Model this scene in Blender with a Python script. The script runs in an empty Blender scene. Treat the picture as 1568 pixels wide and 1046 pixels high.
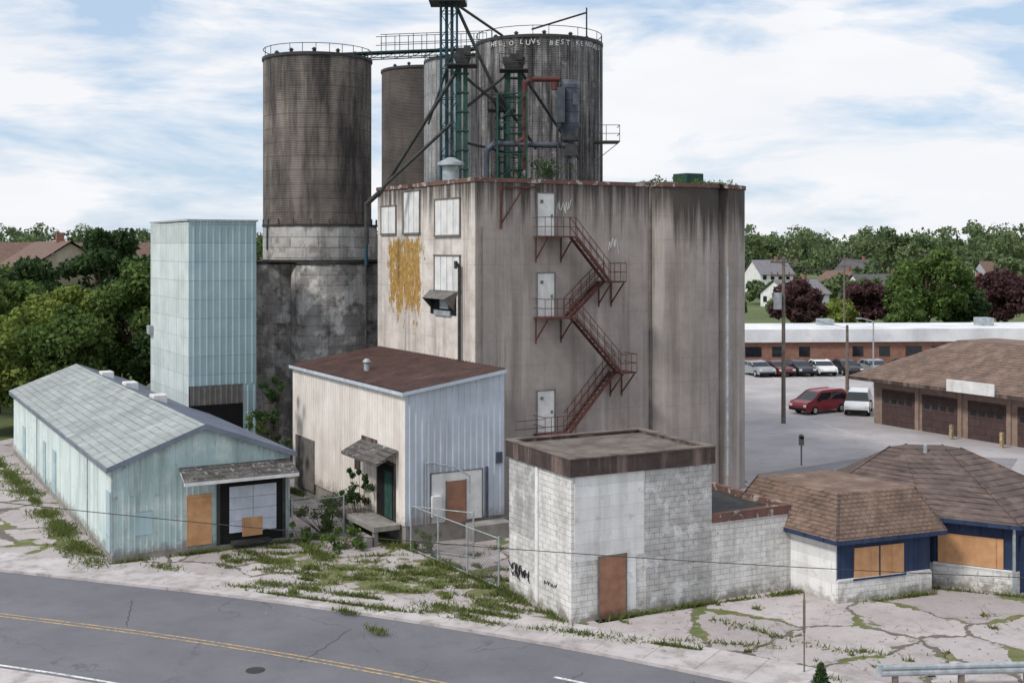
import bpy, math, random
import numpy as np
from mathutils import Vector, Matrix
random.seed(7); RNG=np.random.default_rng(7)
sc=bpy.context.scene
def S(r,g,b):
    f=lambda c:(c/255/12.92) if c/255<=.04045 else ((c/255+.055)/1.055)**2.4
    return (f(r),f(g),f(b),1)
# ------------------------------------------------ material helpers
class NT:
    def __init__(s,name):
        s.m=bpy.data.materials.new(name); s.m.use_nodes=True; s.t=s.m.node_tree
        s.b=s.t.nodes['Principled BSDF']; s.p=s.n('ShaderNodeTexCoord').outputs['Object']
    def n(s,k): return s.t.nodes.new(k)
    def l(s,a,b):
        if isinstance(a,(int,float)): b.default_value=a
        elif isinstance(a,tuple): b.default_value=a
        else: s.t.links.new(a,b)
    def mul(s,v,k):
        n=s.n('ShaderNodeVectorMath'); n.operation='MULTIPLY'; s.l(v,n.inputs[0]); n.inputs[1].default_value=k; return n.outputs[0]
    def noise(s,v,sc,det=5,ro=.6):
        n=s.n('ShaderNodeTexNoise'); s.l(v,n.inputs['Vector']); n.inputs['Scale'].default_value=sc; n.inputs['Detail'].default_value=det; n.inputs['Roughness'].default_value=ro; return n.outputs[0]
    def rng(s,v,a,b,c=0.,d=1.):
        n=s.n('ShaderNodeMapRange'); s.l(v,n.inputs[0]); n.inputs[1].default_value=a; n.inputs[2].default_value=b; n.inputs[3].default_value=c; n.inputs[4].default_value=d; return n.outputs[0]
    def mix(s,f,a,b):
        n=s.n('ShaderNodeMix'); n.data_type='RGBA'; s.l(f,n.inputs[0]); s.l(a,n.inputs[6]); s.l(b,n.inputs[7]); return n.outputs[2]
    def math(s,op,a,b=0.):
        n=s.n('ShaderNodeMath'); n.operation=op; s.l(a,n.inputs[0]); s.l(b,n.inputs[1]); return n.outputs[0]
    def xyz(s,v):
        n=s.n('ShaderNodeSeparateXYZ'); s.l(v,n.inputs[0]); return n.outputs
    def comb(s,x,y,z):
        n=s.n('ShaderNodeCombineXYZ'); s.l(x,n.inputs[0]); s.l(y,n.inputs[1]); s.l(z,n.inputs[2]); return n.outputs[0]
    def bump(s,h,st,dist=.05,prev=None):
        n=s.n('ShaderNodeBump'); n.inputs['Strength'].default_value=st; n.inputs['Distance'].default_value=dist; s.l(h,n.inputs['Height'])
        if prev is not None: s.l(prev,n.inputs['Normal'])
        return n.outputs[0]
    def fin(s,col,rough=.85,nrm=None,metal=0.,spec=.3):
        s.l(col,s.b.inputs['Base Color']); s.b.inputs['Roughness'].default_value=rough; s.b.inputs['Metallic'].default_value=metal
        s.b.inputs['Specular IOR Level'].default_value=spec
        if nrm is not None: s.l(nrm,s.b.inputs['Normal'])
        return s.m
def M(name,c1,c2=None,ns=1.2,streak=0.,scol=None,rough=.85,bump=.25,bs=25,brick=None,rings=None,patches=(),metal=0.,spec=.3,slo=.48,shi=.72,base=None,sk=1.6):
    t=NT(name); c2=c2 or tuple(x*.75 for x in c1[:3])+(1,)
    col=t.mix(t.rng(t.noise(t.p,ns),.35,.68),c1,c2)
    nrm=t.bump(t.noise(t.p,bs,6),bump,.03) if bump else None
    X=t.xyz(t.p); wall=t.comb(t.math('ADD',X[0],X[1]),X[2],0.)
    if brick:
        bw,bh,mo,mcol=brick
        b=t.n('ShaderNodeTexBrick'); t.l(wall,b.inputs['Vector']); b.inputs['Scale'].default_value=1; b.inputs['Brick Width'].default_value=bw
        b.inputs['Row Height'].default_value=bh; b.inputs['Mortar Size'].default_value=mo; b.inputs['Mortar Smooth'].default_value=.3
        b.inputs['Color1'].default_value=(1,1,1,1); b.inputs['Color2'].default_value=(.72,.72,.72,1); b.inputs['Mortar'].default_value=(.8,.8,.8,1)
        mm=t.n('ShaderNodeMix'); mm.data_type='RGBA'; mm.blend_type='MULTIPLY'; mm.inputs[0].default_value=.55; t.l(col,mm.inputs[6]); t.l(b.outputs[0],mm.inputs[7]); col=mm.outputs[2]
        fade=t.rng(t.noise(t.p,.9),.35,.6,.25,.9)
        col=t.mix(t.math('MULTIPLY',b.outputs[1],fade),col,mcol)
        nrm=t.bump(t.math('SUBTRACT',1.,b.outputs[1]),.5,.02,nrm)
    if rings:
        per,rc,st=rings
        fr=t.math('FRACT',t.math('DIVIDE',X[2],per)); ln=t.rng(t.math('ABSOLUTE',t.math('SUBTRACT',fr,.5)),.455,.49,0.,st)
        ln=t.math('MULTIPLY',ln,t.rng(t.noise(t.p,1.3),.3,.65,.35,1.))
        col=t.mix(ln,col,rc); nrm=t.bump(t.math('SINE',t.math('MULTIPLY',X[2],60.)),.35,.02,nrm)
    for pc,ps,lo,hi,st in patches:
        col=t.mix(t.rng(t.noise(t.p,ps,7,.65),lo,hi,0.,st),col,pc)
    if streak:
        v=t.mul(t.p,(sk,sk,.13)); f=t.rng(t.noise(v,1.,8,.7),slo,shi,0.,streak); col=t.mix(f,col,scol or tuple(x*.3 for x in c1[:3])+(1,))
    if base:   # splash-back dirt near the ground
        z0,z1,bc,st=base
        g=t.math('ADD',t.rng(X[2],z0,z1,.22,-.4),t.noise(t.p,2.2,8,.7)); col=t.mix(t.rng(g,.48,.66,0.,st),col,bc)
    return t.fin(col,rough,nrm,metal,spec)
# ------------------------------------------------ mesh builder
class MB:
    def __init__(s): s.v=[]; s.f=[]; s.mi=[]; s.k=0
    def face(s,pts):
        i=len(s.v); s.v+= [tuple(p) for p in pts]; s.f.append(tuple(range(i,i+len(pts)))); s.mi.append(s.k); return s
    def box(s,x0,x1,y0,y1,z0,z1):
        i=len(s.v); s.v+=[(x0,y0,z0),(x1,y0,z0),(x1,y1,z0),(x0,y1,z0),(x0,y0,z1),(x1,y0,z1),(x1,y1,z1),(x0,y1,z1)]
        for q in ((0,3,2,1),(4,5,6,7),(0,1,5,4),(1,2,6,5),(2,3,7,6),(3,0,4,7)): s.f.append(tuple(i+a for a in q)); s.mi.append(s.k)
        return s
    def cyl(s,p0,p1,r0,r1=None,n=10,cap=True):
        r1=r0 if r1 is None else r1; p0=Vector(p0); p1=Vector(p1); d=(p1-p0).normalized()
        u=d.orthogonal().normalized(); w=d.cross(u); i=len(s.v)
        for p,r in ((p0,r0),(p1,r1)):
            for k in range(n):
                a=2*math.pi*k/n; s.v.append(tuple(p+u*r*math.cos(a)+w*r*math.sin(a)))
        for k in range(n): s.f.append((i+k,i+(k+1)%n,i+n+(k+1)%n,i+n+k)); s.mi.append(s.k)
        if cap: s.f.append(tuple(i+k for k in reversed(range(n)))); s.f.append(tuple(i+n+k for k in range(n))); s.mi+=[s.k,s.k]
        return s
    def bar(s,p0,p1,w=.05): return s.cyl(p0,p1,w/2,n=4)
    def pipe(s,pts,r,n=10):
        for a,b in zip(pts,pts[1:]): s.cyl(a,b,r,n=n)
        for p in pts[1:-1]:
            p=Vector(p); s.cyl(p-Vector((0,0,r*.9)),p+Vector((0,0,r*.9)),r*1.05,n=n)
        return s
    def loft(s,b,zb,t,zt,cap=True,bot=False):
        n=len(b); i=len(s.v); s.v+=[(p[0],p[1],zb) for p in b]+[(p[0],p[1],zt) for p in t]
        for k in range(n): s.f.append((i+k,i+(k+1)%n,i+n+(k+1)%n,i+n+k)); s.mi.append(s.k)
        if cap: s.f.append(tuple(i+n+k for k in range(n))); s.mi.append(s.k)
        if bot: s.f.append(tuple(i+k for k in reversed(range(n)))); s.mi.append(s.k)
        return s
    def prism(s,p,z0,z1): return s.loft(p,z0,p,z1,True,True)
    def ribbed(s,P0,u,L,n,vf,pitch=.3,d=.035):
        P0=Vector(P0);u=Vector(u);n=Vector(n); prof=[]; x=0
        while x<L-1e-4:
            for a,o in ((0,0),(.62,0),(.7,1),(.92,1)):
                if x+a*pitch<L: prof.append((x+a*pitch,o*d))
            x+=pitch
        prof.append((L,0)); i=len(s.v)
        for x,o in prof:
            b=P0+u*x+n*o; s.v.append(tuple(b)); s.v.append(tuple(b+Vector(vf(x))))
        for k in range(len(prof)-1): s.f.append((i+2*k,i+2*k+2,i+2*k+3,i+2*k+1)); s.mi.append(s.k)
        return s
    def obj(s,name,mat,parent=None,smooth=False,bevel=0,loc=None):
        me=bpy.data.meshes.new(name); me.from_pydata(s.v,[],s.f); me.update()
        mats=mat if isinstance(mat,(list,tuple)) else [mat]
        for m in mats: me.materials.append(m)
        if len(mats)>1: me.polygons.foreach_set('material_index',s.mi)
        if smooth:
            me.polygons.foreach_set('use_smooth',[True]*len(me.polygons))
            try: me.set_sharp_from_angle(angle=math.radians(40))
            except Exception: pass
        o=bpy.data.objects.new(name,me); sc.collection.objects.link(o)
        if parent: o.parent=parent
        if loc: o.location=loc
        if bevel:
            b=o.modifiers.new('bevel','BEVEL'); b.width=bevel; b.segments=2; b.limit_method='ANGLE'
        return o
def E(name,x=0,y=0,rot=0,z=0):
    o=bpy.data.objects.new(name,None); o.location=(x,y,z); o.rotation_euler=(0,0,math.radians(rot)); o.empty_display_size=.5; sc.collection.objects.link(o); return o
# ------------------------------------------------ materials
def mill_material():
    t=NT('mill_concrete'); X=t.xyz(t.p)
    col=t.mix(t.rng(t.noise(t.p,.5),.3,.7),S(172,162,157),S(145,136,131))
    col=t.mix(t.rng(t.noise(t.p,2.4,8,.7),.5,.75,0.,.35),col,S(120,110,104))
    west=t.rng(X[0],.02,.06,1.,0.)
    wc=t.mix(t.rng(t.noise(t.p,.8,7,.7),.4,.65),S(218,210,204),S(186,176,167))  # west face painted paler: its sunlit tone is put into the colour
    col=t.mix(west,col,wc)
    fr=t.math('FRACT',t.math('DIVIDE',X[2],1.22)); ln=t.rng(t.math('ABSOLUTE',t.math('SUBTRACT',fr,.5)),.483,.494,0.,.4)
    ln=t.math('MULTIPLY',ln,t.rng(t.noise(t.p,.7),.38,.6,.15,1.))
    col=t.mix(ln,col,S(104,96,92))
    v=t.mul(t.p,(1.5,1.5,.07)); f=t.rng(t.noise(v,1.,8,.7),.49,.7,0.,.6); col=t.mix(f,col,S(104,92,84))
    v=t.mul(t.p,(.9,.9,.05)); f=t.rng(t.noise(v,1.3,6,.65),.56,.64,0.,.35); col=t.mix(f,col,S(198,190,184))
    side=t.math('MULTIPLY',t.rng(X[0],9.6,11.5),t.rng(X[2],15.9,5.,1.,.25))
    g=t.math('ADD',t.math('ADD',t.rng(X[2],11.,16.,-.42,.10),t.math('MULTIPLY',side,.14)),t.noise(t.mul(t.p,(2.4,2.4,.07)),1.,8,.7))
    col=t.mix(t.rng(g,.42,.62,0.,.9),col,S(62,56,53))
    w=t.math('MULTIPLY',t.rng(X[1],5.2,6.2),t.rng(X[1],10.4,9.6)); w=t.math('MULTIPLY',w,t.math('MULTIPLY',t.rng(X[2],8.2,10.4),t.rng(X[2],13.8,13.2)))
    nz=t.noise(t.mul(t.p,(1,1.9,.75)),1.3,9,.75)
    mask=t.math('MULTIPLY',t.math('MULTIPLY',t.rng(t.math('ADD',nz,t.math('MULTIPLY',w,.25)),.665,.675),t.rng(w,.02,.1)),west)
    yel=t.mix(t.rng(t.noise(t.p,4,8,.7),.36,.6),S(190,152,82),S(138,108,66))
    col=t.mix(mask,col,yel)
    nrm=t.bump(t.noise(t.p,18,7),.3,.03); nrm=t.bump(t.noise(t.mul(t.p,(1,1,.3)),1.5,3),.3,.08,nrm)
    nrm=t.bump(t.math('SUBTRACT',1.,mask),.5,.03,nrm)
    return t.fin(col,.9,nrm)
m_mill=mill_material()
dirt=S(112,102,90)
m_flash=M('rusty_flashing',S(118,86,78),S(92,74,68),2,.5,S(60,48,46),patches=((S(196,186,180),2.,.55,.6,.7),))
m_roofgray=M('gravel_roof',S(132,122,116),S(96,86,80),1.5,bump=.8,bs=60,patches=((S(84,74,66),.8,.5,.65,.6),))
m_white=M('white_painted_board',S(228,228,226),S(202,202,202),1.5,.4,S(140,136,130))
m_baydoor=M('pale_blue_bay_panel',S(204,210,222),S(180,188,202),1.5,.4,S(140,140,142))
m_trim=M('dull_gray_trim',S(120,116,112),S(96,92,90),2)
m_rust=M('rusted_steel',S(100,62,57),S(68,44,42),3,rough=.8)
m_darksteel=M('dark_steel',S(66,66,66),S(46,46,46),3,rough=.6)
m_teal=M('teal_painted_steel',S(44,90,106),S(34,66,78),3,.3,S(60,50,44))
m_green=M('green_painted_steel',S(48,84,74),S(34,58,56),3,.4,S(56,48,42))
m_bluegray=M('blue_gray_duct',S(84,90,104),S(58,62,72),2,.5,S(48,46,48),rough=.5)
m_slate=M('slate_metal_roof',S(122,130,144),S(100,108,122),1,.2,S(90,90,92),rough=.5)
m_redpipe=M('rust_red_pipe',S(92,52,48),S(66,42,40),2,rough=.6)
m_galv=M('galvanised_steel',S(180,186,190),S(140,148,154),3,.3,S(110,104,98),rough=.45,metal=.2)
m_dark=M('dark_opening',S(26,26,28),S(18,18,18),2,bump=0)
m_ply=M('plywood_board',S(206,160,118),S(186,138,98),2.5,.4,S(150,110,78),brick=(1.2,2.4,.01,S(120,84,60)))
m_plydark=M('brown_plywood_door',S(158,118,96),S(134,98,80),2.5,.4,S(108,78,64),base=(.1,.9,S(90,72,62),.6))
m_siloA=M('weathered_steel_silo',S(134,124,117),S(98,90,85),.6,.85,S(42,38,38),rough=.6,rings=(.84,S(62,56,53),.75),sk=1.1,slo=.42,shi=.6)
m_siloB=M('dark_steel_silo',S(92,84,80),S(68,62,59),.6,.6,S(40,37,36),rough=.65,rings=(.84,S(50,45,42),.6))
m_siloC=M('galvanised_silo',S(144,142,142),S(98,94,94),.6,.9,S(40,38,39),rough=.5,rings=(.42,S(72,68,66),.7),slo=.42,shi=.57,patches=((S(176,174,174),2.,.55,.62,.5),))
m_siloD=M('pale_galvanised_silo',S(174,174,174),S(128,124,122),.8,.6,S(74,68,66),rough=.5,rings=(.42,S(90,86,84),.7))
m_lowsilo=M('stained_concrete_silo',S(178,175,172),S(140,136,133),.6,.85,S(80,75,73),brick=(30,.6,.02,S(100,95,91)),patches=((S(218,216,213),.55,.49,.57,.85),(S(92,86,83),1.7,.54,.66,.75)))
m_band=M('painted_concrete_band',S(210,208,205),S(175,171,168),.9,.7,S(100,94,90),brick=(1.5,.62,.03,S(110,105,100)),patches=((S(110,104,100),1.1,.52,.62,.6),))
m_tealclad=M('pale_teal_cladding',S(180,202,207),S(160,185,192),.7,.4,S(122,142,146),rough=.6,brick=(40,1.02,.02,S(120,146,154)))
m_litclad=M('sunlit_cladding_tower',S(220,227,226),S(198,209,208),.7,.4,S(160,162,156),rough=.6,brick=(40,1.02,.02,S(165,174,174)))  # tower cladding again, paler for the sunlit side; the light is in the colour
m_shedlit=M('sunlit_cream_cladding',S(234,228,221),S(216,208,201),.8,.45,S(170,154,140),rough=.6,base=(.9,2.2,dirt,.5))  # sunlit copy of the shed cladding, light painted into the colour
m_shedshade=M('shaded_blue_gray_cladding',S(198,206,216),S(178,186,197),.8,.45,S(136,136,136),rough=.6,base=(.9,2.2,dirt,.45))  # shaded copy of the shed cladding: bluish shade painted into the colour
m_brownroof=M('brown_metal_roof',S(96,72,66),S(74,58,55),1.2,.3,S(58,48,46),rough=.6,patches=((S(120,98,90),.9,.52,.7,.5),))
m_houselit=M('sunlit_mint_siding',S(224,234,232),S(204,218,216),.6,.6,S(150,156,148),rough=.7,patches=((S(166,192,188),1.4,.55,.7,.5),(S(128,120,104),3.2,.64,.74,.6)),base=(.3,1.4,dirt,.6))  # lighter siding for the sunny side, its light put into the colour
m_houseshade=M('shaded_mint_front_siding',S(188,207,206),S(168,190,191),.7,.7,S(124,136,132),rough=.7,patches=((S(220,225,223),1.2,.5,.64,.65),(S(136,116,96),3.2,.6,.7,.7)),base=(.3,1.4,dirt,.6))  # same siding made darker on the front; the shade is in the colour
m_houseroof=M('weathered_gray_roof',S(168,174,173),S(144,150,149),.5,0,rough=.8,brick=(.9,.13,.012,S(114,119,118)),patches=((S(118,120,112),1.5,.52,.7,.6),(S(192,197,195),.7,.55,.7,.5)))
m_found=M('concrete_foundation',S(156,152,147),S(124,119,114),1.4,.5,S(90,84,78))
m_block=M('white_painted_block',S(236,235,232),S(212,210,206),.9,.5,S(142,137,132),brick=(.42,.205,.014,S(160,157,153)),patches=((S(166,163,159),1.6,.52,.62,.55),(S(126,114,102),5.,.6,.7,.7)),bump=.6,base=(0,1.3,S(120,112,100),.75))
m_blockg=M('worn_gray_block',S(194,193,192),S(172,170,168),1.2,.5,S(122,118,115),brick=(.42,.205,.014,S(126,123,120)),patches=((S(230,230,229),1.9,.5,.62,.65),(S(118,112,107),3.8,.56,.7,.6)),bump=.7,base=(0,1.3,S(116,108,98),.75))
m_render=M('smooth_whitewash',S(234,234,233),S(216,215,214),1.,.5,S(168,164,160),patches=((S(172,168,163),2.4,.56,.7,.6),),brick=(3,.4,.006,S(190,188,186)),base=(0,1.2,dirt,.6))
m_brownband=M('dark_brown_parapet',S(80,68,65),S(58,50,49),2,.7,S(134,116,110),slo=.5,shi=.62)
m_shingle=M('brown_shingles',S(140,116,102),S(108,90,81),1.2,rough=.9,brick=(.32,.14,.02,S(64,54,50)),patches=((S(88,76,69),3,.5,.65,.6),(S(168,148,134),.8,.5,.7,.4)))
m_shingledk=M('dark_brown_shingles',S(114,98,92),S(86,75,72),1.2,rough=.9,brick=(.32,.14,.02,S(56,48,46)),patches=((S(140,124,115),1.1,.52,.7,.4),))
m_grayshingle=M('gray_shingles',S(110,106,104),S(74,70,69),2,rough=.9,brick=(.3,.13,.02,S(50,46,44)),patches=((S(168,164,160),4,.55,.65,.7),))
m_navy=M('navy_siding',S(48,64,94),S(38,50,77),1.5,.4,S(76,86,106),brick=(.3,50,.02,S(26,36,58)))
m_brick=M('red_brick',S(156,104,87),S(126,85,72),2,brick=(.24,.08,.01,S(150,140,130)))
m_brickbr=M('tan_brown_brick',S(160,136,122),S(130,108,96),2,brick=(.24,.08,.01,S(160,150,140)))
m_brdoor=M('brown_overhead_door',S(88,70,68),S(72,58,57),2,brick=(.9,.5,.02,S(45,36,34)))
m_whiteroof=M('white_membrane_roof',S(228,228,230),S(200,201,204),.3,patches=((S(170,172,178),.4,.52,.7,.5),))
m_glass=M('window_glass',S(34,40,46),S(24,28,34),2,rough=.12,bump=0,spec=.6)
m_graf=M('graffiti_paint',S(44,44,50),bump=0); m_grafw=M('white_graffiti_paint',S(215,215,215),bump=0)
m_wood=M('weathered_pole_wood',S(128,116,106),S(98,88,80),3,.4)
m_bark=M('bark',S(92,78,64),S(62,52,44),4,bump=.8)
def leafmat(name,a,b,c,sc_=.35):
    t=NT(name); g=t.n('ShaderNodeNewGeometry')
    col=t.mix(t.rng(t.noise(t.p,sc_,3),.38,.62),a,b); col=t.mix(t.math('MULTIPLY',g.outputs['Random Per Island'],.7),col,c)
    t.fin(col,.75,None,0,.15)
    tr=t.n('ShaderNodeBsdfTranslucent'); t.l(col,tr.inputs[0]); mx=t.n('ShaderNodeMixShader'); mx.inputs[0].default_value=.3
    t.l(t.b.outputs[0],mx.inputs[1]); t.l(tr.outputs[0],mx.inputs[2]); t.l(mx.outputs[0],t.t.nodes['Material Output'].inputs[0]); return t.m
l_green=leafmat('green_foliage',S(84,108,56),S(60,84,44),S(110,128,68))
l_dark=leafmat('dark_green_foliage',S(58,80,48),S(42,62,40),S(80,100,58))
l_lime=leafmat('light_green_foliage',S(122,140,68),S(92,114,54),S(150,155,84))
l_red=leafmat('burgundy_foliage',S(82,56,60),S(62,44,50),S(102,74,72))
l_far=leafmat('distant_foliage',S(96,116,82),S(64,86,62),S(130,140,94),.06)  # greens made paler: distance haze painted into the leaf colour
l_grass=leafmat('grass_blades',S(94,112,58),S(76,96,48),S(134,134,84))
# ------------------------------------------------ ground
def ground_mat():
    t=NT('grassland'); col=t.mix(t.rng(t.noise(t.p,.05),.35,.65),S(92,106,64),S(72,88,54)); col=t.mix(t.rng(t.noise(t.p,1.2,8),.4,.7,0,.5),col,S(122,118,84))
    return t.fin(col,.95,t.bump(t.noise(t.p,6,6),.6,.08))
def yard_mat():
    t=NT('cracked_concrete'); X=t.xyz(t.p)
    def warpv(sc_,amt):
        w=t.n('ShaderNodeVectorMath'); w.operation='ADD'; t.l(t.p,w.inputs[0]); nn=t.n('ShaderNodeTexNoise'); t.l(t.p,nn.inputs['Vector']); nn.inputs['Scale'].default_value=sc_; nn.inputs['Detail'].default_value=6; nn.inputs['Roughness'].default_value=.65
        t.l(t.mul(nn.outputs[1],(amt,amt,0)),w.inputs[1]); return w.outputs[0]
    W=warpv(.5,1.9)
    def vor(s,feat='DISTANCE_TO_EDGE',out='Distance'):
        v=t.n('ShaderNodeTexVoronoi'); v.feature=feat; t.l(W,v.inputs['Vector']); v.inputs['Scale'].default_value=s; return v.outputs[out]
    cell=t.xyz(vor(.22,'F1','Color'))[0]
    col=t.mix(cell,S(196,188,187),S(160,151,151))
    col=t.mix(t.rng(t.noise(t.p,.22,5),.4,.62,0.,.65),col,S(158,149,147))
    col=t.mix(t.rng(t.noise(t.p,1.1,9,.75),.5,.7,0.,.65),col,S(130,121,118))
    col=t.mix(t.rng(t.noise(t.p,5.,9,.75),.56,.72,0.,.5),col,S(104,96,92))
    col=t.mix(t.rng(t.noise(t.p,22,6,.7),.5,.8,0.,.45),col,S(222,216,214))
    d1=vor(.22); d2=vor(.62)
    wid=t.rng(t.noise(t.p,.9,5),.3,.75,.002,.035)
    cr=t.math('LESS_THAN',d1,wid); cr2=t.math('LESS_THAN',d2,t.math('MULTIPLY',wid,.45))
    sel2=t.rng(t.noise(t.p,.3,3),.5,.55)
    col=t.mix(t.math('MULTIPLY',t.math('MULTIPLY',cr2,sel2),.7),col,S(98,89,84)); col=t.mix(t.math('MULTIPLY',cr,.85),col,S(90,82,74))
    gm=t.mix(t.rng(t.noise(t.p,3,6),.4,.6),S(90,106,56),S(118,112,80))
    gsel=t.rng(t.noise(t.p,.33,5,.65),.5,.55)
    gw=t.math('MULTIPLY',wid,2.4)
    col=t.mix(t.math('MULTIPLY',t.math('LESS_THAN',d1,gw),gsel),col,gm)
    dx=t.math('MULTIPLY',t.math('ADD',X[0],4.),.1); dy=t.math('MULTIPLY',t.math('SUBTRACT',t.math('ADD',X[1],t.math('MULTIPLY',X[0],.42)),45.6),.2)
    dd=t.math('SQRT',t.math('ADD',t.math('MULTIPLY',dx,dx),t.math('MULTIPLY',dy,dy)))
    over=t.math('ADD',t.rng(dd,.3,1.1,.08,-.2),t.noise(t.p,.75,9,.75))
    col=t.mix(t.rng(over,.53,.56),col,gm)
    return t.fin(col,.95,t.bump(t.math('SUBTRACT',t.noise(t.p,16,8,.7),t.math('MULTIPLY',cr,1.5)),.6,.04))
def asph(name,a,b,crk):
    t=NT(name); col=t.mix(t.rng(t.noise(t.p,.25,5),.35,.65),a,b); col=t.mix(t.rng(t.noise(t.p,40,4),.45,.75,0.,.35),col,tuple(x*1.5 for x in a[:3])+(1,))
    col=t.mix(t.rng(t.noise(t.p,1.3,8,.7),.52,.7,0.,.4),col,tuple(x*.6 for x in a[:3])+(1,))
    W=t.n('ShaderNodeVectorMath'); W.operation='ADD'; t.l(t.p,W.inputs[0]); nn=t.n('ShaderNodeTexNoise'); t.l(t.p,nn.inputs['Vector']); nn.inputs['Scale'].default_value=.6; nn.inputs['Detail'].default_value=5; t.l(t.mul(nn.outputs[1],(3,3,0)),W.inputs[1])
    v=t.n('ShaderNodeTexVoronoi'); v.feature='DISTANCE_TO_EDGE'; t.l(W.outputs[0],v.inputs['Vector']); v.inputs['Scale'].default_value=.12
    col=t.mix(t.math('MULTIPLY',t.rng(v.outputs['Distance'],0.,.006,crk,0.),t.rng(t.noise(t.p,.2),.45,.55)),col,tuple(x*.4 for x in a[:3])+(1,))
    return t.fin(col,.88,t.bump(t.noise(t.p,60,4),.4,.01))
m_road=asph('road_asphalt',S(114,113,119),S(100,99,105),.6); m_lot=asph('parking_asphalt',S(176,171,172),S(152,147,148),.5); m_str=asph('side_street_asphalt',S(140,137,141),S(126,123,127),.3)
m_walk=M('sidewalk_concrete',S(194,187,186),S(168,160,159),.6,bump=.5,bs=30,patches=((S(140,132,128),1.2,.5,.66,.7),(S(112,108,86),5,.6,.7,.6)))
m_paint_y=M('yellow_road_paint',S(200,168,110),S(170,148,114),3,patches=((S(118,116,116),5,.46,.56,.8),)); m_paint_w=M('white_road_paint',S(224,224,224),S(190,190,190),3,patches=((S(124,122,124),6,.5,.6,.7),))
MB().face([(-2500,-600,0),(2500,-600,0),(2500,4000,0),(-2500,4000,0)]).obj('ground',ground_mat())
ctrl=[(-200,108),(-120,79),(-60,57.5),(-40,50.4),(-18.1,42.8),(-10,39.8),(-2.8,36.4),(3,33),(9,28.8),(20,19.5),(40,0),(60,-20),(90,-50)]
def catmull(P,k=12):
    out=[]
    for i in range(1,len(P)-2):
        a,b,c,d=[Vector(P[j]) for j in (i-1,i,i+1,i+2)]
        for j in range(k):
            u=j/k; out.append(.5*((2*b)+(c-a)*u+(2*a-5*b+4*c-d)*u*u+(3*b-a-3*c+d)*u**3))
    out.append(Vector(P[-2])); return out
CL=catmull(ctrl)
def off(d):
    r=[]
    for i,p in enumerate(CL):
        t=(CL[min(i+1,len(CL)-1)]-CL[max(i-1,0)]).normalized(); r.append(p+Vector((-t.y,t.x))*d)
    return r
def ribbon(d0,d1,z,name,mat,parent=None,z0=None,sel=None):
    A=off(d0);B=off(d1); m=MB()
    for i in range(len(A)-1):
        if sel and not sel(i): continue
        m.face([(A[i].x,A[i].y,z),(A[i+1].x,A[i+1].y,z),(B[i+1].x,B[i+1].y,z),(B[i].x,B[i].y,z)])
        if z0 is not None:
            for Q in (A,B): m.face([(Q[i].x,Q[i].y,z0),(Q[i+1].x,Q[i+1].y,z0),(Q[i+1].x,Q[i+1].y,z),(Q[i].x,Q[i].y,z)])
    return m.obj(name,mat,parent)
rd=E('road')
ribbon(-4.6,4.6,.012,'asphalt',m_road,rd); ribbon(-.17,-.08,.017,'centre_line',m_paint_y,rd); ribbon(.08,.17,.017,'centre_line_b',m_paint_y,rd)
ribbon(-4.2,-4.08,.017,'edge_line',m_paint_w,rd)
mk=MB(); A=off(2.1);B=off(2.24)
for i in range(len(CL)-1):
    if CL[i].x>-1.6 and (i%6) in (0,1,2): mk.face([(A[i].x,A[i].y,.017),(A[i+1].x,A[i+1].y,.017),(B[i+1].x,B[i+1].y,.017),(B[i].x,B[i].y,.017)])
mk.obj('lane_dashes',m_paint_w,rd)
mk=MB()
for p0,p1 in (((-14,44.6),(-13.2,41.5)),((-5.5,41.2),(-6.6,37.9)),((2.2,37.0),(.6,34.6))):
    P=[Vector(p0).lerp(Vector(p1),i/12)+Vector((random.uniform(-.07,.07),0)) for i in range(13)]
    for a,b in zip(P,P[1:]): mk.face([(a.x-.014,a.y,.016),(b.x-.014,b.y,.016),(b.x+.014,b.y,.016),(a.x+.014,a.y,.016)])
mk.obj('tar_seams',m_darksteel,rd)
mk=MB(); mk.face([(-7.9+.3*math.cos(i*.314),37.2+.3*math.sin(i*.314),.018) for i in range(20)]); mk.obj('manhole_cover',m_darksteel,rd)
pv=E('pavement'); ribbon(4.6,4.78,.115,'kerb',m_walk,pv,0); ribbon(4.784,6.9,.109,'slabs',m_walk,pv,.0)
A=off(4.79);B=off(6.895); jm=MB()
for i in range(0,len(CL)-1,3):
    a=A[i];b=B[i]; t=(A[i+1]-A[i]).normalized()*.006; jm.face([(a.x-t.x,a.y-t.y,.113),(a.x+t.x,a.y+t.y,.113),(b.x+t.x,b.y+t.y,.113),(b.x-t.x,b.y-t.y,.113)])
jm.obj('slab_joints',m_trim,pv)
pv2=E('pavement'); ribbon(-4.6,-4.78,.13,'kerb',m_walk,pv2,0); ribbon(-4.784,-8.5,.122,'slabs',m_walk,pv2,.0)
yd=[(p.x,p.y) for p in off(6.88) if -70<p.x<46]
yd+=[(80,0),(80,60),(80,131),(-19,131),(-19,82),(-34,82),(-36,74),(-72,74)]
MB().face([(x,y,.1) for x,y in yd]).obj('concrete_yard',yard_mat())
pl=E('parking_lot'); MB().face([(13,57,.106),(18,54,.106),(30,60,.106),(72,62,.106),(72,130,.106),(13,130,.106)]).obj('surface',m_lot,pl)
MB().face([(12,61,.11),(16,59,.11),(27,66.5,.11),(31,74,.11),(24,76,.11),(14,69,.11)]).obj('patched_asphalt',m_str,pl)
mm=MB()
for i in range(14): mm.face([(26+i*2.7,118,.111),(26.1+i*2.7,118,.111),(26.1+i*2.7,123,.111),(26+i*2.7,123,.111)])
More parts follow.
